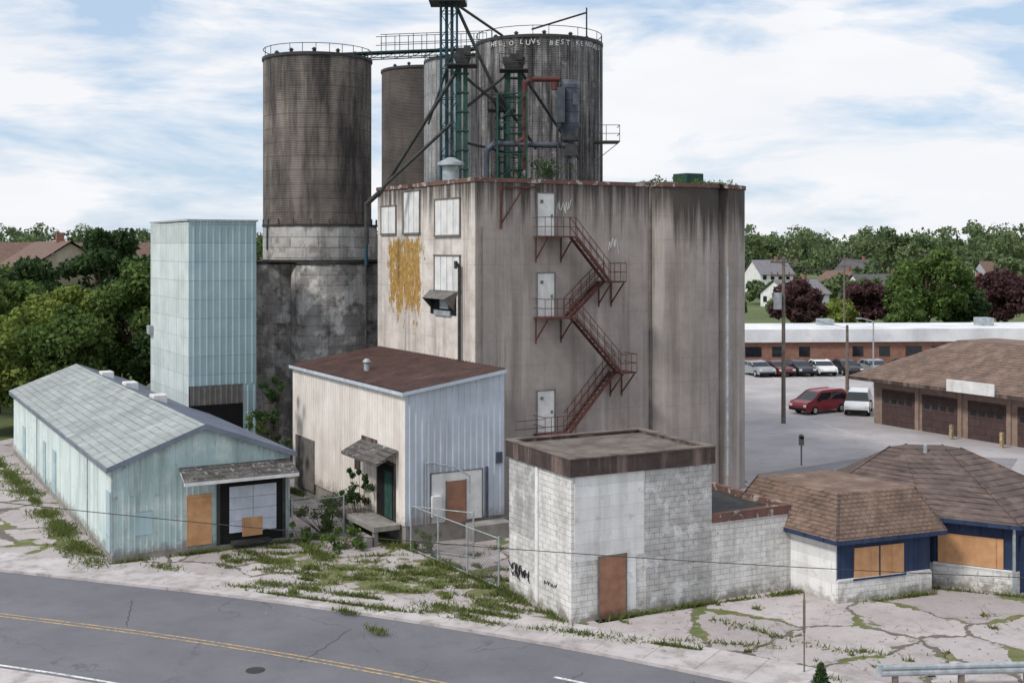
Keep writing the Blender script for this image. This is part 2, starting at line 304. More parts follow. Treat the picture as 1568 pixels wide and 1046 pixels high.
mm.face([(21,63.5,.114),(21.14,63.4,.114),(25.5,70,.114),(25.36,70.1,.114)]); mm.face([(24,82,.111),(24.1,82,.111),(22,92,.111),(21.9,92,.111)])
mm.obj('bay_lines',m_paint_w,pl)
# ------------------------------------------------ blades / leaves
def leafmesh(name,C,R,per,size,mat,parent=None,flat=1.0,seed=0,shell=.45):
    r=np.random.default_rng(seed); C=np.asarray(C,float); R=np.asarray(R,float); N=len(C)*per
    c=np.repeat(C,per,0); rr=np.repeat(R,per)
    d=r.normal(size=(N,3)); d/=np.linalg.norm(d,axis=1)[:,None]; q=shell+(1-shell)*r.random(N)**.6
    p=c+d*(rr*q)[:,None]*np.array([1,1,flat])
    a=r.normal(size=(N,3)); a/=np.linalg.norm(a,axis=1)[:,None]; b=np.cross(a,d+r.normal(size=(N,3))*.6); b/=np.linalg.norm(b,axis=1)[:,None]
    s=size*(.6+.8*r.random(N))[:,None]; a*=s; b*=s*.6
    V=np.stack([p-a,p+b*.9,p+a,p-b],1).reshape(-1,3)
    me=bpy.data.meshes.new(name); me.vertices.add(N*4); me.vertices.foreach_set('co',V.ravel()); me.loops.add(N*4); me.loops.foreach_set('vertex_index',np.arange(N*4))
    me.polygons.add(N); me.polygons.foreach_set('loop_start',np.arange(N)*4); me.polygons.foreach_set('loop_total',np.full(N,4)); me.update(calc_edges=True); me.materials.append(mat)
    o=bpy.data.objects.new(name,me); sc.collection.objects.link(o)
    if parent: o.parent=parent
    return o
def tree(name,x,y,h,r,mat,seed,th=.28,n=38,per=260,size=.24,wide=1.0):
    R=random.Random(seed); e=E(name,x,y,R.random()*360,0); m=MB(); z0=h*th; tr=.03*h
    m.cyl((0,0,0),(0,0,z0),tr,tr*.75,8); m.cyl((0,0,z0),(R.uniform(-.3,.3),R.uniform(-.3,.3),h*.8),tr*.75,tr*.2,7)
    C=[];Q=[]; cz=(z0+h)/2; hz=(h-z0)/2
    for i in range(n):
        while 1:
            a=[R.uniform(-1,1) for _ in range(3)]; L=math.sqrt(sum(k*k for k in a))
            if .35<L<1: break
        k=1-.25*max(a[2],0); p=(a[0]*r*wide*k*.85,a[1]*r*wide*k*.85,cz+a[2]*hz*.86); C.append(p); Q.append(r*R.uniform(.17,.36))
        if i%3==0: m.cyl((0,0,R.uniform(z0*.8,max(z0,p[2]*.7))),p,tr*.3,tr*.06,5)
    m.obj('trunk_and_limbs',m_bark,e,smooth=True); leafmesh('crown',C,Q,per,size,mat,e,.8,seed,.25); return e
def blades(name,P,hh,mat,seed=1):
    r=np.random.default_rng(seed); P=np.asarray(P,float); N=len(P); h=hh*(.3+r.random(N)**2*1.3); an=r.random(N)*6.283; w=.015+.025*r.random(N)
    dx=np.cos(an)*w; dy=np.sin(an)*w; t=P.copy(); t[:,2]+=h; t[:,0]+=r.normal(size=N)*h*.6; t[:,1]+=r.normal(size=N)*h*.6
    a=P.copy(); a[:,0]-=dx;a[:,1]-=dy; b=P.copy(); b[:,0]+=dx;b[:,1]+=dy
    V=np.stack([a,b,t],1).reshape(-1,3); me=bpy.data.meshes.new(name); me.from_pydata(V.tolist(),[],np.arange(N*3).reshape(-1,3).tolist()); me.materials.append(mat)
    o=bpy.data.objects.new(name,me); sc.collection.objects.link(o); return o
GP=[]
def gline(p,q,w,n,z=.1):
    k=max(3,int(math.dist(p,q)*.9)); cs=[(random.random(),random.uniform(.1,.9),random.random()**2+.05) for _ in range(k)]; ws=[c[2] for c in cs]
    for _ in range(n):
        c=random.choices(cs,ws)[0]; u=min(1,max(0,c[0]+random.gauss(0,.45/math.dist(p,q)))); GP.append((p[0]+(q[0]-p[0])*u+random.gauss(0,w*c[1]),p[1]+(q[1]-p[1])*u+random.gauss(0,w*c[1]),z))
def gblob(cx,cy,rx,ry,rot,n):
    a=math.radians(rot)
    for _ in range(n):
        u=random.gauss(0,.5)*rx; v=random.gauss(0,.5)*ry; GP.append((cx+u*math.cos(a)-v*math.sin(a),cy+u*math.sin(a)+v*math.cos(a),.1))
for _ in range(2): gline((-17.0,49.2),(-32.4,75.2),.5,6000)
gline((-16.4,49.3),(-9.8,53),.14,1300); gline((2.0,41.2),(7.4,43.9),.12,1500); gline((2,41.3),(-.4,45.4),.16,1300)
gline((7.4,43.9),(11,45.4),.1,600); gline((11.8,43.6),(15.8,45.1),.1,500); gline((16,45.8),(19,44.6),.12,350); gline((-4.5,52),(-.4,45.4),.35,2500); gline((-4.8,52.0),(-11.8,64.4),.4,3500)
gline((-20,52.5),(-12,47.5),.25,900); gline((-12,47.5),(0,42.2),.3,2200); gline((-10,45.5),(1,40.8),.12,1200); gline((-9.5,53),(-7,49),.35,1800)
gline((4,40),(14,38),.2,300); gline((7,42),(13,36),.2,250); gline((1,41),(6,38.8),.25,700)
for _ in range(110):
    x=random.uniform(-12.5,1.2); gblob(x,47.2-.42*(x+4)+random.gauss(0,2.2),random.uniform(.15,1.1),random.uniform(.08,.3),random.uniform(-50,10),random.randint(30,230))
for _ in range(26): gblob(random.uniform(3,22),random.uniform(34,44),random.uniform(.1,.4),random.uniform(.05,.12),random.uniform(-60,60),random.randint(10,45))
blades('grass',GP,.15,l_grass,3)
q=MB()
for _ in range(420):
    x=random.uniform(-16,20); y=47.5-.42*(x+4)+random.gauss(0,2.6)
    if (x>1.5 and y>41.2+.5*(x-2)) : continue
    r=random.uniform(.02,.06); q.cyl((x,y,.1),(x+random.uniform(-.02,.02),y,.1+r*.8),r,r*.5,5)
q.obj('rubble',m_found)
# ------------------------------------------------ MILL
mill=E('grain_mill_building',-1.76,57.26,30)
H=16.15
front=[(0,0),(10.3,0),(10.3,-.25)]
for i in range(25):
    a=math.pi*i/24; front.append((12.45-2.1*math.cos(a),-.25-.62*math.sin(a)))
for i in range(1,21):
    a=math.pi*.5*i/20; front.append((14.6+3.0*math.sin(a), -.75+3*(1-math.cos(a))))
foot=front+[(17.6,11.4),(0,11.4)]
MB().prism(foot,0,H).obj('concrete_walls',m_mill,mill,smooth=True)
def outset(P,d):
    n=len(P);r=[]
    for i in range(n):
        a=Vector(P[i-1]);b=Vector(P[i]);c=Vector(P[(i+1)%n]); e1=(b-a).normalized();e2=(c-b).normalized(); n1=Vector((e1.y,-e1.x));n2=Vector((e2.y,-e2.x)); k=(n1+n2)
        k=k/max(.5,k.length_squared/2); r.append((b.x+k.x*d,b.y+k.y*d))
    return r
MB().prism(outset(foot,.07),H+.003,H+.2).obj('parapet_flashing',m_flash,mill)
MB().prism(outset(foot,-.3),H+.203,H+.215).obj('roof_surface',m_roofgray,mill)
w=MB(); tr=MB()
for y0,y1,z0,z1 in ((8.95,10.8,13.8,15.25),(6.0,7.9,13.8,15.95),(1.5,4.15,13.65,15.4),(1.5,4.2,10.9,12.6)):
    n=max(2,int((y1-y0)/.62)); d=(y1-y0)/n
    for i in range(n): w.box(-.05,0.01,y0+i*d+.025,y0+(i+1)*d-.025,z0,z1)
    tr.box(-.03,0.,y0,y1,z0+.01,z1-.01)
    tr.box(-.1,-.0,y0-.1,y1+.1,z0-.1,z0-.003); tr.box(-.09,-.0,y0-.1,y1+.1,z1+.003,z1+.07); tr.box(-.07,-.0,y0-.08,y0-.003,z0,z1); tr.box(-.07,-.0,y1+.003,y1+.08,z0,z1)
w.obj('boarded_windows',m_white,mill); tr.obj('window_frames',m_trim,mill)
MB().box(-.04,.01,1.9,4.7,9.7,10.85).obj('hatch_opening',m_dark,mill)
h=MB()
h.face([(-.02,1.8,10.88),(-.02,4.8,10.88),(-.6,4.5,10.5),(-.6,2.1,10.5)]); h.face([(-.02,1.8,10.88),(-.6,2.1,10.5),(-.02,2.1,9.9)]); h.face([(-.02,4.8,10.88),(-.6,4.5,10.5),(-.02,4.5,9.9)])
h.obj('hatch_hood',m_trim,mill)
MB().box(-.1,-.045,2.4,4.2,9.65,9.9).box(-.16,-.045,2.5,3.4,10.0,10.5).obj('hatch_louvre',m_galv,mill)
MB().pipe([(-.15,1.3,7.2),(-.15,1.3,12.1),(-.35,1.3,12.3),(-.35,1.3,12.0)],.08).obj('vent_pipe',m_darksteel,mill,smooth=True)
d=MB(); dt=MB()
for z0,z1 in ((13.6,15.66),(9.66,11.75),(3.99,6.0)):
    d.box(3.45,4.4,-.05,.01,z0,z1); dt.box(3.38,3.447,-.07,.01,z0,z1+.06); dt.box(4.403,4.47,-.07,.01,z0,z1+.06); dt.box(3.45,4.4,-.07,.01,z1+.003,z1+.06); dt.box(3.6,3.75,-.1,-.053,z0+1.6,z0+1.75); dt.box(4.2,4.3,-.09,-.053,z0+.9,z0+1.05)
d.obj('boarded_exit_doors',m_white,mill); dt.obj('door_frames',m_trim,mill)
MB().pipe([(14.72,-.83,1),(14.72,-.83,12)],.07).obj('downpipe',m_galv,mill,smooth=True)
q=MB(); q.pipe([(.35,-.07,.5),(.35,-.07,14)],.03,6); q.box(10.18,10.29,-.14,-.01,0,H); 
for i in range(5): q.box(2+i*1.9,2.12+i*1.9,-.04,.0,2.4+.3*i,2.5+.3*i)
q.obj('conduits_and_seams',m_trim,mill)
g=MB(); g.bar((1.35,-.12,13.9),(1.35,-.12,16.1),.12); g.bar((1.35,-.12,15.9),(3.3,-.12,15.95),.12); g.bar((1.4,-.12,14.2),(2.6,-.12,15.9),.08); g.obj('wall_gantry',m_rust,mill)
MB().box(14.2,15.4,2,3.2,H+.2,H+.95).obj('roof_cabinet',m_green,mill,bevel=.03)
MB().box(15.6,17,2,4,H+.2,H+.5).box(11.5,13.8,2,4,H+.2,H+.42).obj('roof_box',m_found,mill,bevel=.03)
C=[(random.uniform(11,17.2),random.uniform(0.5,2.5),H+.25+random.uniform(0,.3)) for _ in range(34)]; leafmesh('roof_weeds',C,[.22]*34,22,.06,l_green,mill,.8,5)
C=[(random.gauss(4.6,.7),random.uniform(1,3),H+.35+random.uniform(0,1.0)) for _ in range(26)]; leafmesh('roof_sapling',C,[.3]*26,22,.07,l_dark,mill,.8,6)
def scrib(name,pts,r,mat,parent):
    cu=bpy.data.curves.new(name,'CURVE'); cu.dimensions='3D'; cu.bevel_depth=r; s=cu.splines.new('NURBS'); s.points.add(len(pts)-1)
    for i,p in enumerate(pts): s.points[i].co=(*p,1)
    s.use_endpoint_u=True; s.order_u=3; cu.materials.append(mat); o=bpy.data.objects.new(name,cu); sc.collection.objects.link(o); o.parent=parent
def zig(cx,cz,w,hh,n,f,seed):
    R=random.Random(seed); return [f(cx-w/2+w*i/n+R.uniform(-.25,.25)*w*.5,cz+(hh/2 if i%2 else -hh/2)*R.uniform(.5,1)) for i in range(n)]
scrib('graffiti_tag',zig(5.0,15.0,.8,1.1,14,lambda a,b:(a,-.012,b),3),.014,m_grafw,mill); scrib('graffiti_tag',zig(8.0,13.2,.6,1.1,9,lambda a,b:(a,-.012,b),4),.014,m_grafw,mill)
# fire escape
fe=E('fire_escape',-1.76,57.26,30); s=MB()
def landing(x0,x1,z,y0=-1.15,op=()):
    s.box(x0,x1,y0,-.06,z-.07,z)
    for zz in (.45,.9): 
        s.bar((x0,y0,z+zz),(x1,y0,z+zz),.045)
        if 'l' not in op: s.bar((x0,y0,z+zz),(x0,-.06,z+zz),.045)
        if 'r' not in op: s.bar((x1,y0,z+zz),(x1,-.06,z+zz),.045)
    k=int((x1-x0)/.3)
    for i in range(k+1): s.bar((x0+(x1-x0)*i/k,y0,z),(x0+(x1-x0)*i/k,y0,z+.9),.03)
    for xx in (x0+.15,x1-.15): s.bar((xx,y0,z-.08),(xx,-.03,z-1.15),.08); s.bar((xx,-.05,z-.08),(xx,-.05,z-1.3),.07)
def flight(x0,z0,x1,z1,ya,yb):
    n=int(abs(z0-z1)/.21)
    for i in range(1,n):
        u=i/n; x=x0+(x1-x0)*u; z=z0+(z1-z0)*u; s.box(x-.12,x+.12,ya+.03,yb-.03,z-.03,z)
    for y in (ya,yb):
        s.cyl((x0,y,z0-.05),(x1,y,z1-.05),.085,n=4)
        for zz in (.45,.9): s.bar((x0,y,z0+zz),(x1,y,z1+zz),.04)
        for i in range(0,n+1,2): u=i/n; s.bar((x0+(x1-x0)*u,y,z0+(z1-z0)*u),(x0+(x1-x0)*u,y,z0+(z1-z0)*u+.9),.03)
landing(3.2,4.95,13.58,op='r'); landing(6.9,7.95,11.35,op='l'); landing(3.2,4.95,9.64,op='r'); landing(7.6,8.6,6.8,op='l'); landing(3.2,4.95,3.97,op='r')
flight(4.95,13.58,7.0,11.35,-1.15,-.65); flight(6.95,11.35,4.95,9.64,-.58,-.1); flight(4.95,9.64,7.7,6.8,-1.15,-.65); flight(7.65,6.8,4.95,3.97,-.58,-.1)
for x in (3.3,4.85): s.bar((x,-1.1,0),(x,-1.1,3.9),.1)
s.bar((1.6,-1.1,4.8),(3.2,-1.1,4.8),.04); s.bar((1.6,-1.1,4.4),(3.2,-1.1,4.4),.04)
s.obj('stairs_and_landings',m_rust,fe)
# ------------------------------------------------ silos
def silo(name,x,y,r,z0,z1,mat,rail=True,ribs=0,ribmat=None,seg=64,cone=.35,hatch=True):
    e=E(name,x,y,random.uniform(0,1)); MB().cyl((0,0,z0),(0,0,z1),r,n=seg).obj('shell',mat,e,smooth=True)
    t=MB(); t.cyl((0,0,z1-.12),(0,0,z1+.06),r+.07,n=seg); t.cyl((0,0,z1+.06),(0,0,z1+cone),r-.05,r*.2,n=seg)
    t.obj('roof_rim',m_darksteel,e,smooth=True)
    if rail:
        q=MB(); n=26
        for i in range(n):
            a=2*math.pi*i/n; b=2*math.pi*(i+1)/n
            if random.random()<.8: q.bar((r*math.cos(a),r*math.sin(a),z1),(r*math.cos(a),r*math.sin(a),z1+.6),.05)
            q.bar((r*math.cos(a),r*math.sin(a),z1+.58),(r*math.cos(b),r*math.sin(b),z1+.58),.05)
        q.obj('roof_railing',m_darksteel,e)
    if hatch:
        q=MB()
        for i in range(5):
            a=-2.6+i*.55; q.cyl((r*.8*math.cos(a),r*.8*math.sin(a),z1),(r*.8*math.cos(a),r*.8*math.sin(a),z1+.3),.1,n=8); q.cyl((r*.8*math.cos(a),r*.8*math.sin(a),z1+.3),(r*.8*math.cos(a),r*.8*math.sin(a),z1+.42),.17,.05,n=8)
        q.obj('roof_vents',m_darksteel,e)
    if ribs:
        q=MB()
        for i in range(ribs):
            a=2*math.pi*i/ribs; c,s_=math.cos(a),math.sin(a); q.bar(((r+.02)*c,(r+.02)*s_,z0),((r+.02)*c,(r+.02)*s_,z1-.1),.09)
        q.obj('stiffeners',ribmat,e)
    return e
silo('steel_silo',-12.07,75,3.32,14.3,24.6,m_siloA)
silo('steel_silo',-6.3,91,3.5,0,26.2,m_siloB,rail=False)
Csl=silo('steel_silo',1.7,76,3.95,0,25.7,m_siloC,ribs=44,ribmat=m_siloC)
silo('steel_silo',-2.2,84.5,3.9,0,25.9,m_siloD,ribs=44,ribmat=m_galv)
txt='HELLO LUVS BEST KENDALL'
for i,ch in enumerate(txt):
    if ch==' ': continue
    cu=bpy.data.curves.new('letter','FONT'); cu.body=ch; cu.size=.42*random.uniform(.85,1.15); cu.extrude=.003; cu.shear=random.uniform(-.3,.3); cu.materials.append(m_grafw); o=bpy.data.objects.new('graffiti_letter',cu); sc.collection.objects.link(o); o.parent=Csl
    a=-math.pi/2+(i-11)*.088+.12; o.location=(4.03*math.cos(a),4.03*math.sin(a),25.14+random.uniform(-.06,.06)); o.rotation_euler=(math.pi/2,random.uniform(-.12,.12),a+math.pi/2)
band=E('concrete_storage_bin',-11.9,75); MB().cyl((0,0,12.3),(0,0,14.32),3.5,n=20).obj('upper_ring',m_band,band)
q=MB()
for i in range(20):
    a=2*math.pi*i/20; q.bar((3.5*math.cos(a),3.5*math.sin(a),14.3),(3.5*math.cos(a),3.5*math.sin(a),14.75),.08)
q.cyl((0,0,14.322),(0,0,14.42),3.56,n=20); q.cyl((0,0,12.15),(0,0,12.3),3.62,n=20); q.obj('ring_beam',m_darksteel,band)
for x,y,r in ((-11.1,73.2,2.26),(-14.25,75.0,2.0),(-8.9,77,2.2),(-12,78,2.2)):
    silo('concrete_silo',x,y,r,0,12.15,m_lowsilo,rail=False,hatch=False,cone=.1)
q=MB(); q.bar((-15.5,72.6,13.9),(-19,69,14.4),.14); q.bar((-14.8,73,12.9),(-14.8,73,14.3),.1)
q.pipe([(-8.6,71.3,14.2),(-8.6,71.3,12.0)],.1)
q.obj('conveyor_spout',m_teal)
cw=E('catwalk'); q=MB(); p0=Vector((-11.5,75.3,25.0)); p1=Vector((-1.5,80.0,26.2)); dr=(p1-p0); nn=Vector((-dr.y,dr.x,0)).normalized()*.45
for s_ in (-1,1):
    q.bar(p0+nn*s_,p1+nn*s_,.16); q.bar(p0+nn*s_+Vector((0,0,-.35)),p1+nn*s_+Vector((0,0,-.35)),.08)
    for zz in (.55,1.1): q.bar(p0+dr*.3+nn*s_+Vector((0,0,zz)),p1+nn*s_+Vector((0,0,zz)),.05)
    for i in range(13):
        u=i/12; b=p0+dr*u+nn*s_; q.bar(b-Vector((0,0,.35)),b+Vector((0,0,1.1 if u>.28 else 0)),.06)
        if i<12: q.bar(b-Vector((0,0,.35)),p0+dr*(i+1)/12+nn*s_,.05)
q.face([p0+nn,p1+nn,p1-nn,p0-nn]); q.obj('truss_and_rails',m_green,cw)
# ------------------------------------------------ rooftop handling equipment
R0=16.3
et=E('grain_elevator_tower'); q=MB(); cx,cy,hs=-3.3,63.2,.42; zt=27.6
for sx in (-1,1):
    for sy in (-1,1): q.bar((cx+sx*hs,cy+sy*hs,R0),(cx+sx*hs,cy+sy*hs,zt),.12)
z=R0;k=0
while z<zt-1:
    for a,b in (((-1,-1),(1,-1)),((1,-1),(1,1)),((1,1),(-1,1)),((-1,1),(-1,-1))):
        q.bar((cx+a[0]*hs,cy+a[1]*hs,z),(cx+b[0]*hs,cy+b[1]*hs,z),.055)
        A1,B1=(a,b) if k%2 else (b,a); q.bar((cx+A1[0]*hs,cy+A1[1]*hs,z),(cx+B1[0]*hs,cy+B1[1]*hs,z+1.5),.05)
    z+=1.5;k+=1
q.box(cx-.2,cx-.04,cy-.12,cy+.12,R0,zt-1); q.box(cx+.08,cx+.24,cy-.12,cy+.12,R0,zt-1); q.obj('lattice_mast',m_teal,et)
q=MB(); q.box(cx-1.0,cx+.9,cy-.9,cy+.9,25.75,25.83)
for sx in (-1,.9):
    for sy in (-.9,.9): q.bar((cx+sx,cy+sy,25.8),(cx+sx,cy+sy,26.8),.05)
for zz in (26.3,26.8):
    q.bar((cx-1,cy-.9,zz),(cx+.9,cy-.9,zz),.05); q.bar((cx-1,cy+.9,zz),(cx+.9,cy+.9,zz),.05)
q.box(cx-.5,cx+.5,cy-.4,cy+.4,27.0,28.2); q.obj('head_platform',m_darksteel,et)
def leg(x,y,zt,dx=.3):
    e=E('bucket_elevator',x,y); q=MB(); q.box(-dx-.11,-dx+.11,-.15,.15,R0,zt-.7); q.box(dx-.11,dx+.11,-.15,.15,R0,zt-.7); 
    for i in range(6): zz=R0+.7+i*(zt-R0-2)/5; q.box(-dx-.17,dx+.17,-.2,.2,zz,zz+.07)
    q.obj('trunking',m_green,e)
    q=MB(); q.loft([(-dx-.15,-.25),(dx+.15,-.25),(dx+.15,.25),(-dx-.15,.25)],zt-.75,[(-dx-.28,-.28),(dx+.28,-.28),(dx+.28,.28),(-dx-.28,.28)],zt-.45); q.box(-dx-.28,dx+.28,-.28,.28,zt-.447,zt-.2); q.cyl((0,-.26,zt-.25),(0,.26,zt-.25),.26,n=14)
    q.box(-.75,.75,-.7,.7,zt-.9,zt-.85)
    for a in (-.75,.75):
        for b in (-.7,.7): q.bar((a,b,zt-.9),(a,b,zt-.1),.05); 
    q.bar((-.75,-.7,zt-.1),(.75,-.7,zt-.1),.045); q.bar((-.75,-.7,zt-.5),(.75,-.7,zt-.5),.045); q.box(.1,.45,-.55,-.35,zt-.4,zt+.1)
    q.obj('head_and_service_deck',m_darksteel,e); return e
leg(-2.55,62,23.2,.16); leg(.1,63,23.1,.3); leg(-.55,65.5,21.3,.2)
sp=E('grain_spouting'); q=MB()
q.cyl((-2.75,62,22.2),(-7.0,63.2,15.7),.1); q.pipe([(-6.9,63.0,15.9),(-7.65,63.6,15.3),(-7.65,63.6,13.2)],.13); q.cyl((-3.1,62,19.4),(-6.7,63,16.2),.09)
q.cyl((-2.9,63,25.6),(-1.0,63.5,21.5),.09); q.cyl((-1.0,63.5,21.5),(1.3,64.5,18.3),.09); q.cyl((-2.3,62.2,21.7),(0,63,19.9),.08); q.cyl((-.2,63,22.1),(-2.4,62.2,20.2),.08)
q.cyl((.4,63,22.3),(3.6,65,17.8),.08); q.cyl((-3.0,62.6,23.4),(-4.4,63.5,19.5),.06); q.cyl((-2.4,62,18.4),(.8,64,17.8),.07)
q.cyl((-3.2,63,25.9),(-.6,74,26.0),.08); q.cyl((1.2,73,26.2),(4.6,74.5,27.5),.06); q.cyl((4.6,74.5,26),(4.6,74.5,27.8),.05)
q.obj('spouts',m_darksteel,sp,smooth=True)
q=MB()
for x in (-.75,.75):
    for y in (61.7,64.2): q.bar((x,y,R0),(x,y,20.9),.13)
for zz in (17.8,19.4,20.9):
    q.bar((-.75,61.7,zz),(.75,61.7,zz),.09); q.bar((-.75,64.2,zz),(.75,64.2,zz),.09); q.bar((-.75,61.7,zz),(-.75,64.2,zz),.09); q.bar((.75,61.7,zz),(.75,64.2,zz),.09)
q.bar((-.75,61.7,16.4),(.75,61.7,17.8),.07); q.bar((.75,61.7,17.8),(-.75,61.7,19.4),.07); q.bar((-.75,61.7,19.4),(.75,61.7,20.9),.07)
q.obj('support_frame',m_green,sp)
dc=E('dust_collector'); q=MB()
q.pipe([(2.45,62,21.65),(.95,62,21.65),(.66,62,21.4),(.66,62,17.0)],.15); q.cyl((2.2,62,21.1),(2.2,62,21.5),.2); q.pipe([(.66,62,18.6),(.1,62,18.3)],.14)
q.obj('rust_duct',m_redpipe,dc,smooth=True)
q=MB(); q.pipe([(-1.3,62,16.3),(-1.3,62,18.0),(-.9,62,18.35),(2.9,62,18.25)],.15,12); q.cyl((2.95,62.3,19.3),(2.95,62.3,21.4),.5,n=20); q.cyl((2.95,62.3,21.4),(2.95,62.3,21.65),.5,.35,n=20); q.cyl((2.95,62.3,17.6),(2.95,62.3,19.3),.1,.5,n=20)
for zz in (19.4,20.0,20.6,21.2): q.cyl((2.95,62.3,zz),(2.95,62.3,zz+.06),.54,n=20)
q.box(2.3,2.7,61.6,61.9,19.4,21.2); q.box(3.1,3.4,61.65,61.8,20.3,20.9); q.box(2.35,3.55,62.0,62.15,19.2,19.32)
q.obj('cyclone',m_bluegray,dc,smooth=True)
q=MB()
for x in (2.35,3.55):
    for y in (61.8,63): q.bar((x,y,R0),(x,y,19.4),.1)
q.bar((2.35,61.8,R0),(3.55,61.8,18.6),.06); q.bar((3.55,61.8,R0),(2.35,61.8,18.6),.06); q.bar((2.35,61.8,18.6),(3.55,61.8,18.6),.08); q.box(2.5,3.4,61.9,62.6,18.5,18.75); q.box(2.7,3.3,61.7,62.2,17.7,18.3); q.box(1.6,2.1,62,62.5,16.3,17.1)
q.obj('stand',m_darksteel,dc)
q=MB(); q.cyl((-3.05,60.2,16.3),(-3.05,60.2,17.1),.42,n=16); q.cyl((-3.05,60.2,17.1),(-3.05,60.2,17.25),.68,.66,n=16); q.cyl((-3.05,60.2,17.25),(-3.05,60.2,17.5),.66,.15,n=16); q.obj('roof_ventilator',m_galv,smooth=True)
q=MB(); q.box(4.9,6.4,71.8,73.4,19.3,19.38)
for a in (4.9,5.6,6.4): q.bar((a,71.8,19.3),(a,71.8,20.3),.05)
for zz in (19.8,20.3): q.bar((4.9,71.8,zz),(6.4,71.8,zz),.05); q.bar((6.4,71.8,zz),(6.4,73.4,zz),.05)
q.bar((6.4,71.8,19.3),(5,72.4,18.2),.06)
for i in range(26): q.bar((4.75,72.7,11+i*.5),(5.15,72.9,11+i*.5),.04)
q.bar((4.75,72.7,11),(4.75,72.7,25.5),.05); q.bar((5.15,72.9,11),(5.15,72.9,25.5),.05); q.obj('silo_ladder_platform',m_darksteel)
# ------------------------------------------------ teal clad tower
tw=E('corrugated_clad_tower',-17.4,65,30); L,W,T=3.75,8.3,14.45
MB().box(.06,L-.02,.06,W,0,T-.05).obj('core',m_found,tw)
MB().ribbed((0,0,5.55),(1,0,0),L,(0,-1,0),lambda x:(0,0,T-5.55),.36,.05).ribbed((3.0,0,0),(1,0,0),L-3.0,(0,-1,0),lambda x:(0,0,5.55),.36,.05).obj('street_cladding',m_tealclad,tw)
MB().ribbed((0,0,0),(0,1,0),W,(-1,0,0),lambda x:(0,0,T-.05),.36,.05).obj('side_cladding',m_litclad,tw)
MB().box(-.08,L+.08,-.08,W+.08,T,T+.1).obj('roof_cap',m_galv,tw)
MB().box(.05,2.98,-.01,.05,0,4.5).obj('drive_through_opening',m_dark,tw)
MB().ribbed((.05,-.02,4.5),(1,0,0),2.93,(0,-1,0),lambda x:(0,0,1.03),.3,.03).obj('half_raised_door',m_trim,tw)
MB().box(-.3,-.06,7.6,8.2,7.9,8.4).obj('side_ledge',m_galv,tw)
# ------------------------------------------------ white metal shed
sh=E('metal_clad_shed',-4.63,52.3,30); L,W=4.94,14.1; zf=lambda x:6.75+.71*x/L
MB().prism([(.06,.06),(L-.05,.06),(L-.05,W),(.06,W)],0,6.7).obj('core',m_found,sh)
MB().ribbed((0,0,.95),(1,0,0),L,(0,-1,0),lambda x:(0,0,zf(x)-.95),.3,.035).obj('street_cladding',m_shedshade,sh)
MB().ribbed((0,0,.95),(0,1,0),W,(-1,0,0),lambda x:(0,0,5.8),.3,.035).obj('side_cladding',m_shedlit,sh)
q=MB(); sl=Vector((L+.25,0,.746)); q.ribbed((-.25,-.25,6.8),(0,1,0),W+.3,(0,0,1),lambda x:sl,.33,.05); q.obj('metal_roof',m_brownroof,sh)
q=MB(); q.face([(-.25,-.25,6.62),(L,-.25,7.37),(L,-.25,7.53),(-.25,-.25,6.78)]); q.face([(-.25,-.25,6.62),(-.25,W,6.62),(-.25,W,6.78),(-.25,-.25,6.78)]); q.face([(-.25,-.25,6.62),(-.25,W,6.62),(L,W,7.37),(L,-.25,7.37)]); q.obj('fascia',m_shedshade,sh)
q=MB(); q.cyl((1.2,7,7),(1.2,7,7.45),.14); q.cyl((1.2,7,7.45),(1.2,7,7.6),.22,.1); q.obj('roof_vent',m_galv,sh,smooth=True)
q=MB(); q.box(-.08,-.0,.95,2.7,1.0,3.4); q.obj('side_door_recess',m_dark,sh)
q=MB(); q.box(-.1,-.085,1.15,1.95,1.05,3.1); q.obj('green_door',m_green,sh)
q=MB(); q.box(-.12,-.04,.85,.945,1,3.5); q.box(-.12,-.04,2.71,2.8,1,3.5); q.box(-.12,-.04,.85,2.8,3.42,3.52); q.box(-.1,-.045,2.9,4.6,3.3,4.3); q.box(-.07,-.045,4.9,5.5,2.6,3.3); q.obj('door_trim',m_brownband,sh)
q=MB(); q.face([(-.05,.6,4.15),(-.05,4.6,4.15),(-1.1,4.6,3.65),(-1.1,.6,3.65)]); q.face([(-1.1,.6,3.65),(-1.1,4.6,3.65),(-1.1,4.6,3.52),(-1.1,.6,3.52)]); q.face([(-.05,.6,4.0),(-.05,4.6,4.0),(-1.1,4.6,3.52),(-1.1,.6,3.52)]); q.face([(-.05,.6,4.15),(-1.1,.6,3.65),(-1.1,.6,3.52),(-.05,.6,4.0)]); q.obj('door_canopy',m_grayshingle,sh)
q=MB(); q.box(-1.3,-.05,.4,4.6,.75,.98); q.box(-1.2,-1.0,.6,.8,0,.74); q.box(-1.2,-1.0,3.9,4.1,0,.74); 
for i in range(4): q.box(-1.3-.28*(i+1),-1.3-.28*i,.5,1.5,0,.75-.18*(i+1))
q.obj('loading_dock',m_found,sh,bevel=.02)
MB().box(-.06,-.0,10.9,13.6,.5,3.15).obj('side_panel',m_trim,sh)
q=MB(); q.box(1.25,1.97,-.06,-.04,.95,3.1); q.box(2.97,3.75,-.06,-.04,.95,3.1); q.box(1.95,2.97,-.058,-.04,2.72,3.1); q.box(1.2,1.65,-.25,-.06,1.25,2.15); q.obj('white_panels',m_white,sh)
